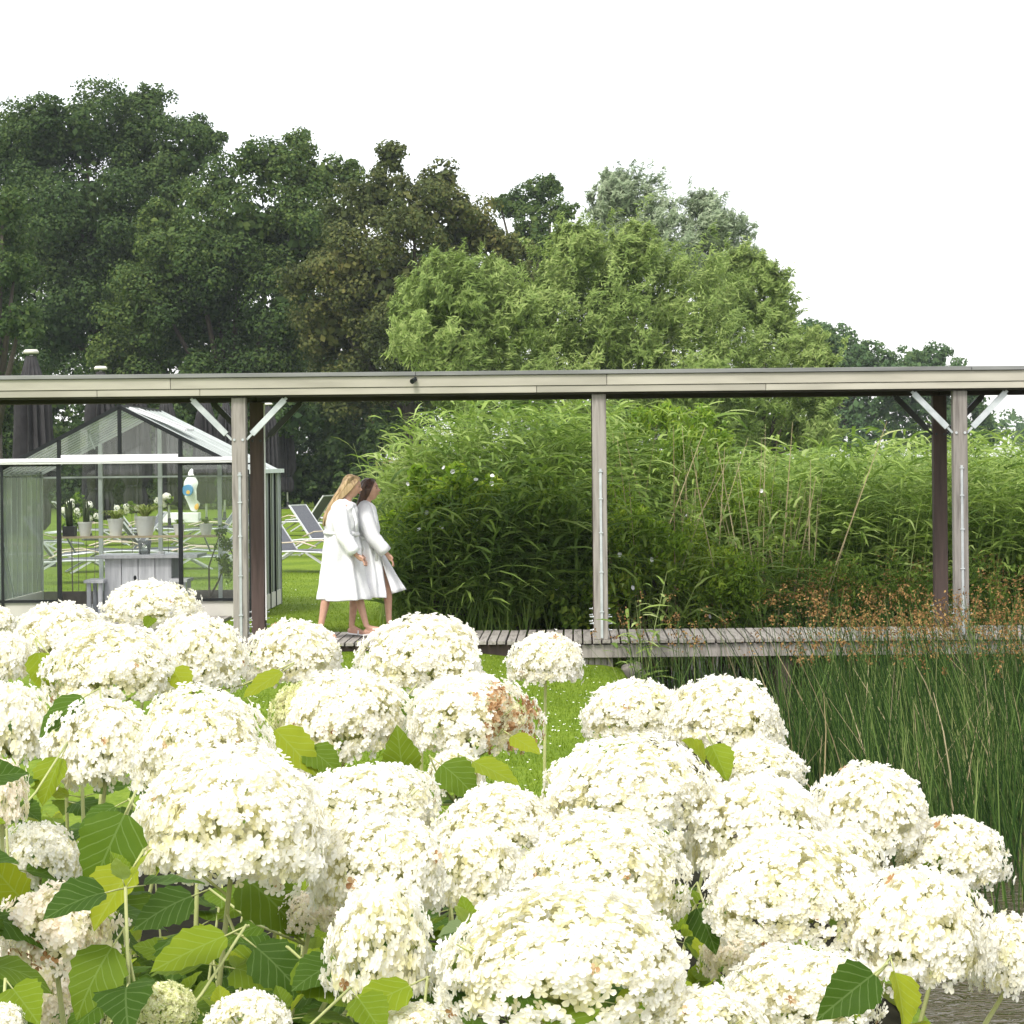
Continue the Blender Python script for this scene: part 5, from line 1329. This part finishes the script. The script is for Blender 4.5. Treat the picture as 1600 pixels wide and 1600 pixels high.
W2 = dict(foot_mid=580, pelvis=(575, 868), waist=(573, 840), chest=(572, 812), shc=(570, 793), neck=(573, 783), headb=(575, 773),
    legs=[[(568, 874, -.07), (558, 918, -.07), (553, 942, -.07), (549, 980, -.07), (547, 986, -.07), (568, 989, -.07)],
          [(580, 874, .07), (602, 906, .05), (606, 932, .05), (608, 974, .05), (609, 982, .05), (632, 984, .05)]],
    arms=[[(568, 799, -.2), (580, 838, -.24), (604, 865, -.22), (612, 874, -.2)], [(570, 799, .2), (578, 840, .22), (595, 866, .2), (603, 875, .2)]],
    head=(578, 765), tilt=R(-2), hair=[(575, 754), (567, 774), (563, 788), (561, 802), (559, 815)],
    robe=[(563, 580, 785, .055), (558, 584, 789, .14), (556, 588, 797, .20), (555, 591, 808, .21), (556, 592, 828, .20), (557, 591, 840, .18), (556, 594, 858, .205), (557, 599, 882, .22), (560, 603, 908, .235), (563, 606, 933, .25)],
    sleeves=[[(570, 790, -.08, .055), (569, 797, -.15, .078), (572, 815, -.22, .083), (582, 839, -.245, .071), (603, 863, -.225, .061)], [(570, 791, .08, .055), (570, 798, .15, .07), (574, 817, .20, .08), (579, 840, .22, .075), (594, 862, .2, .068)]],
    collar=[(563, 786, .05), (568, 782, -.07), (576, 786, -.105), (583, 798, -.13), (588, 815, -.14), (590, 836, -.12)], belt=(556, 592, 839, .19))
w2 = person('brunette woman in a white bathrobe with its front flap blown open, beside the blonde woman', 25.0, W2, M['hair_brown'], 5)
# blown-open front flap of the second robe
fl = MB(w2.location); vs = []; nu, nv = 10, 14
for i in range(nv):
    t = i / (nv - 1)
    l = Vector((594 + 19 * t, 868 + 60 * t)); r = Vector((600 + 35 * t, 868 + 53 * t))
    for j in range(nu):
        s = j / (nu - 1); p = l.lerp(r, s)
        vs.append(P(p.x, p.y, 24.86 + .16 * s + .03 * math.sin(s * 9 + t * 2) * t))
fl.add(vs, [(i * nu + j, i * nu + j + 1, (i + 1) * nu + j + 1, (i + 1) * nu + j) for i in range(nv - 1) for j in range(nu - 1)])
o = fl.build('robe_flap', M['robe'], w2, smooth=True); md = o.modifiers.new('solid', 'SOLIDIFY'); md.thickness = .012

# ------------------------------------------------------------------ hydrangeas
def head_mesh(seed, nf, fl, brown=None, kind='petal', top=.86, bot=.50, n_in=.55, lump=.07):
    """unit radius dome of florets, each of four cupped petals; fl = petal length"""
    g = np.random.default_rng(seed)
    def layer(n, shrink, fl, zmin):
        u = g.uniform(zmin, 1, n); az = g.uniform(0, 2 * np.pi, n); th = np.arccos(u)
        ph = g.uniform(0, 6.28, 4)
        rr = 1 + lump * (np.sin(az * 3 + ph[0]) * np.sin(th * 2 + ph[1]) + .7 * np.sin(az * 5 + ph[2] + th * 3) + .6 * np.cos(az * 8 + th * 7 + ph[3])) * np.sin(th)
        rr = rr * shrink + g.normal(0, .030, n)
        d = np.stack([np.sin(th) * np.cos(az), np.sin(th) * np.sin(az), np.cos(th)], 1)
        gl = np.random.default_rng(seed + 500)
        for _ in range(13):
            ld = gl.normal(size=3); ld[2] = abs(ld[2]) * .8; ld /= np.linalg.norm(ld)
            rr = rr + gl.uniform(-.10, .11) * np.exp(-((1 - d @ ld) / .075))
        sc = np.where(d[:, 2] > 0, top, bot * 1.6)[:, None] * np.array([[0, 0, 1]]) + np.array([[1, 1, 0]])
        p = d * rr[:, None] * sc
        # ragged rim: the lower florets hang
        p[:, 2] -= (d[:, 2] < .05) * g.uniform(0, .16, n)
        nrm = d * np.array([1, 1, 1.0]) + g.normal(0, .30, (n, 3)); nrm /= np.linalg.norm(nrm, axis=1)[:, None]
        ref = g.normal(size=(n, 3)); a = np.cross(nrm, ref); a /= np.linalg.norm(a, axis=1)[:, None]; b = np.cross(nrm, a)
        Vs = []; 
        prof = [(0, 0, 0), (.35, -.30, .05), (.78, -.42, .10), (1.02, -.12, .04), (1.02, .12, .04), (.78, .42, .10), (.35, .30, .05)]
        S_ = fl * g.uniform(.75, 1.25, n)
        for k in range(4):
            c, s = math.cos(k * math.pi / 2), math.sin(k * math.pi / 2)
            tilt = g.uniform(-.15, .45, n); sk = S_ * g.uniform(.85, 1.15, n)
            U = a * c + b * s; W = -a * s + b * c
            for (x, y, z) in prof:
                Vs.append(p + U * (x * sk * np.cos(tilt))[:, None] + W * (y * sk)[:, None] + nrm * ((z * sk) + x * sk * np.sin(tilt))[:, None])
            Vs.append(p + U * (.6 * sk * np.cos(tilt))[:, None] + nrm * (.6 * sk * np.sin(tilt) - .05 * sk)[:, None])
        V = np.stack(Vs, 1).reshape(-1, 3)   # n, 32, 3
        F = []
        for k in range(4):
            o = k * 8
            for i in range(7):
                F.append([o + 7, o + i, o + (i + 1) % 7])
        F = np.array(F)[None] + (np.arange(n) * 32)[:, None, None]
        return V, F.reshape(-1, 3), p, n
    V1, F1, p1, n1 = layer(nf, 1.0, fl, -.24)
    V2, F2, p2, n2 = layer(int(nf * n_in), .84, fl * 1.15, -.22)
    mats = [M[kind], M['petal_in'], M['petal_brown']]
    mi1 = np.zeros(n1, int)
    if brown is not None:
        bd = np.array(brown[:3]); bd = bd / np.linalg.norm(bd); pn = p1 / np.linalg.norm(p1, axis=1)[:, None]
        mi1[(pn @ bd + g.normal(0, .10, n1)) > brown[3]] = 2
    else:
        mi1[g.random(n1) < .004] = 2
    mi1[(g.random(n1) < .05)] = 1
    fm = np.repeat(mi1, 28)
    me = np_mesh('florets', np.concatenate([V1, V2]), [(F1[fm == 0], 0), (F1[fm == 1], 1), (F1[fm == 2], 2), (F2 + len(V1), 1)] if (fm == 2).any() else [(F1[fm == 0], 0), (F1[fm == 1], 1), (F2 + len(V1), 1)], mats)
    return me

HV = {}
def hv(kind, size, idx):
    key = (kind, size, idx)
    if key in HV: return HV[key]
    nf, fl = {'L': (1350, .064), 'M': (850, .080), 'S': (500, .100)}[size]
    s = idx * 13 + {'L': 1, 'M': 2, 'S': 3}[size] + len(kind) * 7
    if kind == 'n': me = head_mesh(s, nf, fl)
    elif kind == 'g': me = head_mesh(s, int(nf * 1.9), fl * .62, kind='petal_green', bot=.40)
    elif kind == 'p': me = head_mesh(s, nf, fl, kind='petal_pink', lump=.16)
    elif kind == 'bR': me = head_mesh(s, nf, fl, brown=(.85, -.6, .25, .80), lump=.14)
    elif kind == 'bL': me = head_mesh(s, nf, fl, brown=(-.35, -.75, -.55, .86), kind='petal_pink', lump=.18)
    elif kind == 'r': me = head_mesh(s, nf, fl, top=.95, bot=.62, lump=.15)
    HV[key] = me; return me

# umbel branches under the florets
def umbel_mesh(seed):
    g = random.Random(seed); mb = MB()
    for k in range(9):
        a = k * 6.283 / 9 + g.uniform(-.2, .2); r = g.uniform(.55, .8); z = g.uniform(.05, .5)
        e = Vector((math.cos(a) * r, math.sin(a) * r, z)); m_ = Vector((e.x * .4, e.y * .4, -.1))
        mb.tube([(0, 0, -.28), m_, e], [.035, .026, .014], 5)
        for j in range(3):
            e2 = e + Vector((g.uniform(-.2, .2), g.uniform(-.2, .2), g.uniform(0, .2))); mb.tube([m_.lerp(e, .6), e2], [.015, .008], 4)
    return mb.mesh('flower_stalks', M['stem'], True)
UM = [umbel_mesh(1), umbel_mesh(2)]

def leaf_mesh(seed, fold=.18, droop=.25, wid=.74, mat_='hleaf', wavy=.02):
    g = random.Random(seed); mb = MB(); nL, nW = 13, 4
    vs = []; fs = []; ph = g.uniform(0, 6)
    for i in range(nL + 1):
        t = i / nL
        w_ = wid * .5 * (math.sin(math.pi * min(1, t ** .62)) ** .85) * (1.0 if t < .97 else .5)
        if i == 0: w_ = .10 * wid
        if i == nL: w_ = 0.004
        for j in range(-nW, nW + 1):
            s = j / nW; x = s * w_
            if abs(j) == nW and 0 < i < nL: x *= 1.05 if i % 2 else .93
            z = fold * abs(x) * 1.2 - droop * t * t + wavy * math.sin(t * 16 + ph + (2 if j > 0 else 0)) * abs(s) - .25 * x * x
            vs.append((x, t, z + .12 * t))
    W = 2 * nW + 1
    for i in range(nL):
        for j in range(W - 1):
            a = i * W + j; fs.append((a, a + 1, a + W + 1, a + W))
    mb.add(vs, fs, 0)
    mb.tube([(0, -.32, -.03), (0, -.15, -.01), (0, .01, -.004)], [.018, .014, .012], 5, m=1)
    return mb.mesh('leaf', [M[mat_], M['stem']], True)
LM = [leaf_mesh(i, fold=random.uniform(.05, .5), droop=random.uniform(.1, .55), wid=random.uniform(.74, .92)) for i in range(8)]
LL_ = [leaf_mesh(20 + i, fold=random.uniform(.1, .6), droop=random.uniform(.05, .4), wid=random.uniform(.62, .84), mat_='hleaf_lime') for i in range(4)]

def orient(y, z):
    y = Vector(y).normalized(); z = Vector(z); x = y.cross(z).normalized(); z = x.cross(y)
    return Matrix((x, y, z)).transposed().to_4x4()
def put_leaf(root, base, direction, normal, size, me, offset=True):
    m_ = orient(direction, normal); o = link('leaf', me, root)
    p = Vector(base) - root.location
    if offset: p = p + Vector(direction).normalized() * size * .32
    o.matrix_local = Matrix.Translation(p) @ m_ @ Matrix.Scale(size, 4)
    return o

rb = random.Random(12)
GRP = 'white hydrangea blooms in the foreground'
def bed_z(x, y): return float(ground_z(min(x, float(shore(y)) - .1), y)) + .02
def hstem(root, pts, r0=.0042, r1=.0034):
    mb = MB(root.location); mb.tube(pts, [r0 * 1.3] + [r0] * (len(pts) - 2) + [r1], 7)
    return mb.build('stem', M['stem'], root, smooth=True)

BL = []
def bloom(cx, cy, w, Y, label, kind='n', hr=.64, lean=None, tilt=(0, 0), nl=3, first=.13):
    Rw = w / 2 / F * Y * .955
    size = 'L' if Rw > .118 else ('M' if Rw > .082 else 'S')
    zs = hr / .63
    c = P(cx, cy, Y); hc = c - Vector((0, 0, .21 * Rw * zs))
    lean = lean if lean is not None else rb.uniform(-.25, .02)
    top = hc + Vector((0, 0, -.28 * Rw * zs))
    bz = bed_z(hc.x, Y); L = top.z - bz
    bx_ = hc.x + lean * L; by_ = Y + rb.uniform(-.08, .22)
    bx_ = min(bx_, float(shore(by_)) + .05)
    base = Vector((bx_, by_, bed_z(bx_, by_)))
    root = empty('hydrangea', base, label, 'hydrangea', GRP)
    pts = [base.lerp(top, t) + Vector((rb.uniform(-.008, .008), rb.uniform(-.008, .008), 0)) * (0 < t < 1) for t in (0, .25, .5, .75, 1)]
    hstem(root, pts)
    me = hv(kind, size, int(rb.random() * 3)) if kind == 'n' else hv(kind, size, 0)
    rot = Matrix.Rotation(R(tilt[0]), 4, 'X') @ Matrix.Rotation(R(tilt[1]), 4, 'Y') 
    spin = Matrix.Rotation(0 if kind[0] == 'b' else rb.uniform(0, 6.28), 4, 'Z')
    um = link('flower_head', rb.choice(UM), root); um.matrix_local = Matrix.Translation(hc - base) @ rot @ Matrix.Diagonal((Rw * rb.uniform(.99, 1.05), Rw * rb.uniform(.8, .95), Rw * zs, 1)) @ spin
    fo = link('florets', me, um); fo['kind'] = 'stuff'
    # leaves in opposite pairs down the stem
    d0 = (base - top).normalized(); s = first; a = rb.uniform(0, 3.14)
    for k in range(nl):
        p = top + d0 * s
        for sg in (0, 1):
            aa = a + math.pi * sg + rb.uniform(-.3, .3)
            dr = Vector((math.cos(aa), math.sin(aa), rb.uniform(-.35, .25)))
            lime = rb.random() < (.22 if k == 0 else .08)
            put_leaf(root, p, dr, Vector((rb.uniform(-.3, .3), rb.uniform(-.55, .1), 1)), (rb.uniform(.06, .09) if k == 0 else rb.uniform(.08, .125)), rb.choice(LL_ if lime else LM))
        a += math.pi / 2; s += rb.uniform(.09, .14)
    BL.append((root, hc, Rw)); return root
H = bloom
H(232, 945, 150, 5.4, 'flat domed creamy hydrangea bloom in front of the greenhouse door, highest bloom of all', hr=.50, nl=2, first=.05, tilt=(0, 4))
H(95, 992, 158, 5.2, 'rounded white bloom below the left greenhouse base panel', hr=.62)
H(5, 1027, 88, 4.9, 'white bloom cut by the left edge beside the left-hand green leaves', hr=.9)
H(-8, 975, 66, 5.5, 'small white bloom at the left edge, highest one along that edge', hr=.8)
H(172, 1043, 198, 4.6, 'broad white bloom directly below the flat domed topmost bloom', hr=.60)
H(305, 1022, 160, 5.0, 'rounded bloom with bare green stalk in front of the foot of the left front post', hr=.76, nl=2)
H(460, 1022, 160, 5.2, 'rounded white bloom standing below the blonde woman against the lawn', hr=.64, nl=2)
H(660, 1024, 210, 5.0, 'large domed bloom reaching up to the boardwalk right below the brunette woman', hr=.58)
H(852, 1030, 114, 5.6, 'small single bloom on a thin stalk before the lawn, left of the middle post', hr=.72, nl=1, first=.30, lean=-.02)
H(15, 1132, 140, 4.3, 'white bloom at the left edge, third from the top along that edge', hr=.92)
H(538, 1120, 200, 4.6, 'big bloom below the gap between the two top blooms that flank the women', hr=.70)
H(468, 1110, 90, 4.7, 'small yellowish green bloom tucked behind the left side of the big bloom under the women', hr=.95, kind='g')
H(735, 1118, 198, 4.5, 'bloom with a dried brown patch on its right side at the edge of the lawn', hr=.66, kind='bR')
H(988, 1112, 158, 5.0, 'left one of the two blooms below the dark gap under the boardwalk', hr=.62)
H(1132, 1122, 200, 4.8, 'right one of the two blooms below the dark gap, above a lime leaf', hr=.62, tilt=(-8, 6))
H(165, 1165, 172, 4.1, 'bloom with shaded ragged underside left of the big rounded one', hr=.84, tilt=(-12, -6))
H(312, 1166, 230, 3.9, 'big rounded bloom right above the giant bloom on the left', hr=.70)
H(360, 1288, 316, 3.1, 'giant bloom on the left with its green stalk showing below, widest on that side', hr=.68, lean=-.14, tilt=(-16, 4))
H(575, 1258, 222, 3.8, 'wide creamy bloom right of the giant bloom on the left', hr=.56)
H(590, 1355, 208, 3.2, 'bloom showing its yellow green underside and stalks below the wide creamy one', hr=.74, lean=-.55, tilt=(-22, 0))
H(775, 1292, 208, 3.7, 'centre bloom directly below the patch of lawn', hr=.60)
H(745, 1362, 156, 3.4, 'small bloom below the centre bloom, touching the underside-showing bloom', hr=.82)
H(898, 1225, 100, 3.95, 'small bloom peeping out left behind the wide bloom beside the lawn', hr=.8)
H(985, 1237, 264, 3.7, 'wide bloom at the right edge of the lawn with a thin stalk below', hr=.57, tilt=(-8, 0))
H(935, 1363, 276, 3.2, 'large bloom right above the biggest front bloom', hr=.57)
H(1182, 1197, 152, 4.4, 'bloom peeping out behind, just below the lime leaf on the right', hr=.5)
H(1185, 1297, 226, 3.7, 'large rounded bloom between the lime leaf and the front right blooms', hr=.72)
H(1357, 1264, 202, 4.0, 'rounded bloom standing out against the dark rushes', hr=.68, nl=2)
H(1487, 1333, 172, 4.0, 'rightmost bloom against the dark rushes, above the open water', hr=.64, nl=1, first=.14)
H(1235, 1392, 288, 3.1, 'very wide bloom on a slanting green stalk in the lower right part', hr=.58, lean=-.42)
H(1325, 1335, 116, 3.6, 'small bloom between the very wide bloom and the one against the rushes', hr=.7)
H(1432, 1450, 226, 3.0, 'big full bloom overhanging the open water at the lower right', hr=.80, lean=-.2, nl=1, first=.06)
H(1577, 1490, 128, 3.1, 'bloom cut by the right edge above the open water', hr=1.0, lean=-.6, nl=0)
H(885, 1496, 382, 2.6, 'biggest bloom of all, at the bottom centre', hr=.53, nl=2)
H(592, 1478, 168, 2.8, 'nearly ball-shaped bloom left of the biggest front bloom', hr=.96, kind='r', lean=-.18, nl=1)
H(664, 1518, 78, 2.85, 'tiny side bloom attached beside the ball-shaped bloom', hr=.9, nl=0)
H(86, 1450, 176, 2.9, 'fading bloom with dried brown florets near the left edge', hr=.74, kind='bL', lean=.1)
H(58, 1548, 180, 3.1, 'shaded bloom below the fading brown-spotted one in the bottom left', hr=.75, kind='p')
H(238, 1572, 138, 2.6, 'small yellow green unripe bloom at the bottom left', hr=.56, kind='g', nl=2, first=.05)
H(388, 1592, 142, 2.5, 'white bloom cut by the bottom edge between two bare stalks', hr=.6)
H(1252, 1545, 246, 2.8, 'cream bloom at the bottom right beside the large pointed green leaf', hr=.5)
H(1098, 1600, 210, 2.6, 'bloom cut by the bottom edge right of the biggest bloom', hr=.55)
H(1155, 1487, 116, 3.3, 'small bloom in the shade between the biggest bloom and the slanting stalk', hr=.75, kind='p')
H(650, 1607, 156, 2.7, 'bloom barely rising over the bottom edge below the ball-shaped one', hr=.5)
H(2, 1240, 78, 3.6, 'pinkish fading bloom at the left edge', hr=1.3, kind='p')
H(452, 1188, 84, 4.4, 'small bloom hidden between leaves above the giant left bloom', hr=.7)
H(62, 1335, 130, 3.8, 'partly hidden bloom behind the large heart-shaped leaf at the left', hr=.75)
H(-2, 1597, 84, 2.4, 'small bloom in the bottom left corner', hr=.7)
H(1062, 1332, 74, 3.9, 'small bloom glimpsed between the wide bloom and the large rounded one', hr=.9)
H(125, 1115, 86, 4.4, 'small bloom below the broad white bloom near the left edge', hr=.8)
H(712, 1208, 96, 4.2, 'small bloom in the shade below the brown-patched bloom', hr=.7)
H(485, 1425, 100, 3.3, 'small pinkish bloom under the right side of the giant left bloom', hr=.6, kind='p')

# leaves that stand out, each grown from the nearest flowering stem: base px, tip px, distance, size factor, lime or not, normal
def near_root(p):
    return min(BL, key=lambda b: (b[0].location.xy - p.xy).length)[0]
SPL = [((195, 1272), (140, 1388), 2.95, 0, (.1, -1, .35)), ((208, 1355), (150, 1450), 2.9, 1, (-.5, -1, .3)), ((352, 1462), (240, 1520), 2.75, 1, (0, -.6, 1)), ((175, 1480), (115, 1580), 2.6, 0, (-.2, -1, .4)),
       ((430, 1140), (505, 1225), 4.2, 1, (.5, -.8, .4)), ((1365, 1522), (1292, 1578), 2.62, 0, (.1, -1, .5)), ((1398, 1520), (1415, 1605), 2.8, 1, (.8, -1, .1)), ((800, 1425), (690, 1475), 3.0, 2, (0, -.7, 1)),
       ((1112, 1165), (1140, 1230), 4.3, 1, (.2, -.8, .8)), ((1100, 1190), (1062, 1150), 4.4, 1, (-.4, -.6, .8)), ((640, 1085), (600, 1140), 4.7, 0, (-.3, -1, .2)), ((440, 1050), (372, 1100), 4.9, 1, (-.2, -.5, 1)),
       ((800, 1150), (850, 1185), 4.4, 1, (.2, -.7, .8)), ((740, 1190), (820, 1235), 4.1, 1, (.1, -.4, 1)), ((860, 1230), (880, 1290), 3.9, 1, (.6, -1, 0)), ((630, 1215), (620, 1130), 4.2, 0, (.1, -1, .2)),
       ((30, 1400), (-30, 1330), 3.0, 1, (-.3, -1, .4)), ((95, 1185), (60, 1270), 3.8, 1, (-.4, -1, .3)), ((180, 1260), (110, 1300), 3.3, 0, (0, -.5, 1)), ((130, 1090), (40, 1150), 4.1, 0, (-.2, -.6, 1)),
       ((60, 1020), (78, 1100), 4.6, 1, (.5, -1, .1)), ((270, 1045), (300, 1095), 4.6, 1, (.2, -.8, .6)), ((560, 1560), (600, 1620), 2.6, 1, (0, -.7, .9)), ((640, 1540), (545, 1590), 2.7, 1, (0, -.6, 1)),
       ((470, 1500), (540, 1570), 2.9, 0, (.2, -.9, .5)), ((400, 1480), (470, 1540), 3.0, 0, (0, -.8, .7)), ((380, 1370), (470, 1440), 3.3, 0, (0, -.8, .8)), ((300, 1400), (210, 1440), 3.4, 0, (0, -.8, .8)),
       ((1080, 1390), (1050, 1430), 3.3, 1, (0, -.8, .6)), ((1090, 1420), (1120, 1480), 3.2, 0, (.3, -1, .3)), ((238, 965), (225, 985), 5.3, 1, (0, -1, .3)), ((480, 1170), (540, 1205), 4.2, 0, (0, -.6, 1)),
       ((690, 1195), (755, 1245), 4.05, 0, (.3, -.8, .5)), ((20, 1545), (60, 1600), 2.45, 1, (.2, -.8, .6)), ((860, 1590), (940, 1610), 2.5, 0, (0, -.5, 1)), ((1480, 1370), (1440, 1355), 3.95, 0, (0, -1, .2))]
for (b, t, Y, kd, nv_) in SPL:
    pb = P(*b, Y); pt = P(*t, Y - .04); d = pt - pb
    best = None
    for br_, bh, brw in BL:
        s0, s1 = br_.location, bh - Vector((0, 0, .3 * brw)); u = max(.15, min(.97, (pb - s0).dot(s1 - s0) / (s1 - s0).length_squared)); q = s0.lerp(s1, u)
        if best is None or (q - pb).length < best[0]: best = ((q - pb).length, br_, q)
    root = best[1]; pe = pb - d.normalized() * d.length * .30; pq = best[2]
    mb = MB(root.location); mb.tube([pq, pq.lerp(pe, .5) + Vector((0, 0, -.012)), pe], [.0022, .002, .0018], 5); mb.build('petiole', M['stem'], root, smooth=True)
    nrm_ = Vector(nv_)
    if kd == 2: nrm_ = -nrm_
    put_leaf(root, pb, d, nrm_, d.length * (1.05 if b[1] > 1260 else .88), rb.choice(LL_ if kd == 1 else LM), offset=False)
# extra bare stalks belonging to the blooms above them
# leafy shoots without flowers filling the bushes
sky_px = [-80, 200, 400, 560, 800, 1000, 1200, 1330, 1400]; sky_y = [1130, 1270, 1300, 1270, 1350, 1350, 1400, 1500, 1640]
n_s = 0; tries = 0
while n_s < 150 and tries < 9000:
    tries += 1
    Y = rb.uniform(2.45, 5.0) if rb.random() < .7 else rb.uniform(5, 8.5); px = rb.uniform(-90, 1380)
    py = np.interp(px, sky_px, sky_y) + rb.uniform(60, 330)
    if px > 1000 and Y > 3.6: continue
    top = P(px, py, Y)
    # keep leaves from standing in front of blooms
    if any((top - hc).length < r * 1.5 or (abs(top.x / top.y - hc.x / hc.y) * F < r / hc.y * F * .9 + 25 and abs((top.z - CZ) / top.y - (hc.z - CZ) / hc.y) * F < r / hc.y * F * .7 + 25 and top.y < hc.y) for _, hc, r in BL): continue
    base = Vector((min(top.x + rb.uniform(-.15, .1), float(shore(Y)) - .1), Y + rb.uniform(0, .15), 0)); base.z = bed_z(base.x, base.y)
    if top.z - base.z < .35: continue
    root = empty('hydrangea_shoot', base, 'leafy green hydrangea shoot without a flower filling the foreground bed between the blooms', 'hydrangea shoot', 'leafy hydrangea shoots among the blooms')
    hstem(root, [base, base.lerp(top, .5), top], .003, .002)
    a = rb.uniform(0, 3.14); s = 0.0; d0 = (base - top).normalized(); k = 0
    for sg in (0, 1, 2):
        aa = a + 2.1 * sg
        put_leaf(root, top, Vector((math.cos(aa) * .7, math.sin(aa) * .7, .9)), Vector((-math.cos(aa), -math.sin(aa), .8)), rb.uniform(.032, .045), rb.choice(LL_))
    while s < (top.z - base.z) * .8 and k < 6:
        p = top + d0 * s
        for sg in (0, 1):
            aa = a + math.pi * sg + rb.uniform(-.35, .35)
            put_leaf(root, p, Vector((math.cos(aa), math.sin(aa), rb.uniform(-.4, .5 if k == 0 else .1))), Vector((rb.uniform(-.3, .3), rb.uniform(-.7, .1), 1)), rb.uniform(.06, .085) + .012 * min(k, 2), rb.choice(LL_ if rb.random() < .16 - .05 * k else LM))
        a += math.pi / 2; s += rb.uniform(.07, .11); k += 1
    n_s += 1

# ------------------------------------------------------------------ summer haze
hz_ = MB(); hz_.box((-250, -12, -2.6), (260, 430, 24.5))
m, nt_, bs = base_mat('haze'); nt_.nodes.remove(bs)
pv = nt_.nodes.new('ShaderNodeVolumePrincipled'); pv.inputs['Color'].default_value = (0.86, 0.93, 1.0, 1); pv.inputs['Density'].default_value = 0.00022; pv.inputs['Anisotropy'].default_value = 0.1
nt_.links.new(pv.outputs[0], nt_.nodes['Material Output'].inputs['Volume'])
o = hz_.build('haze', m); tag(o, kind='stuff')
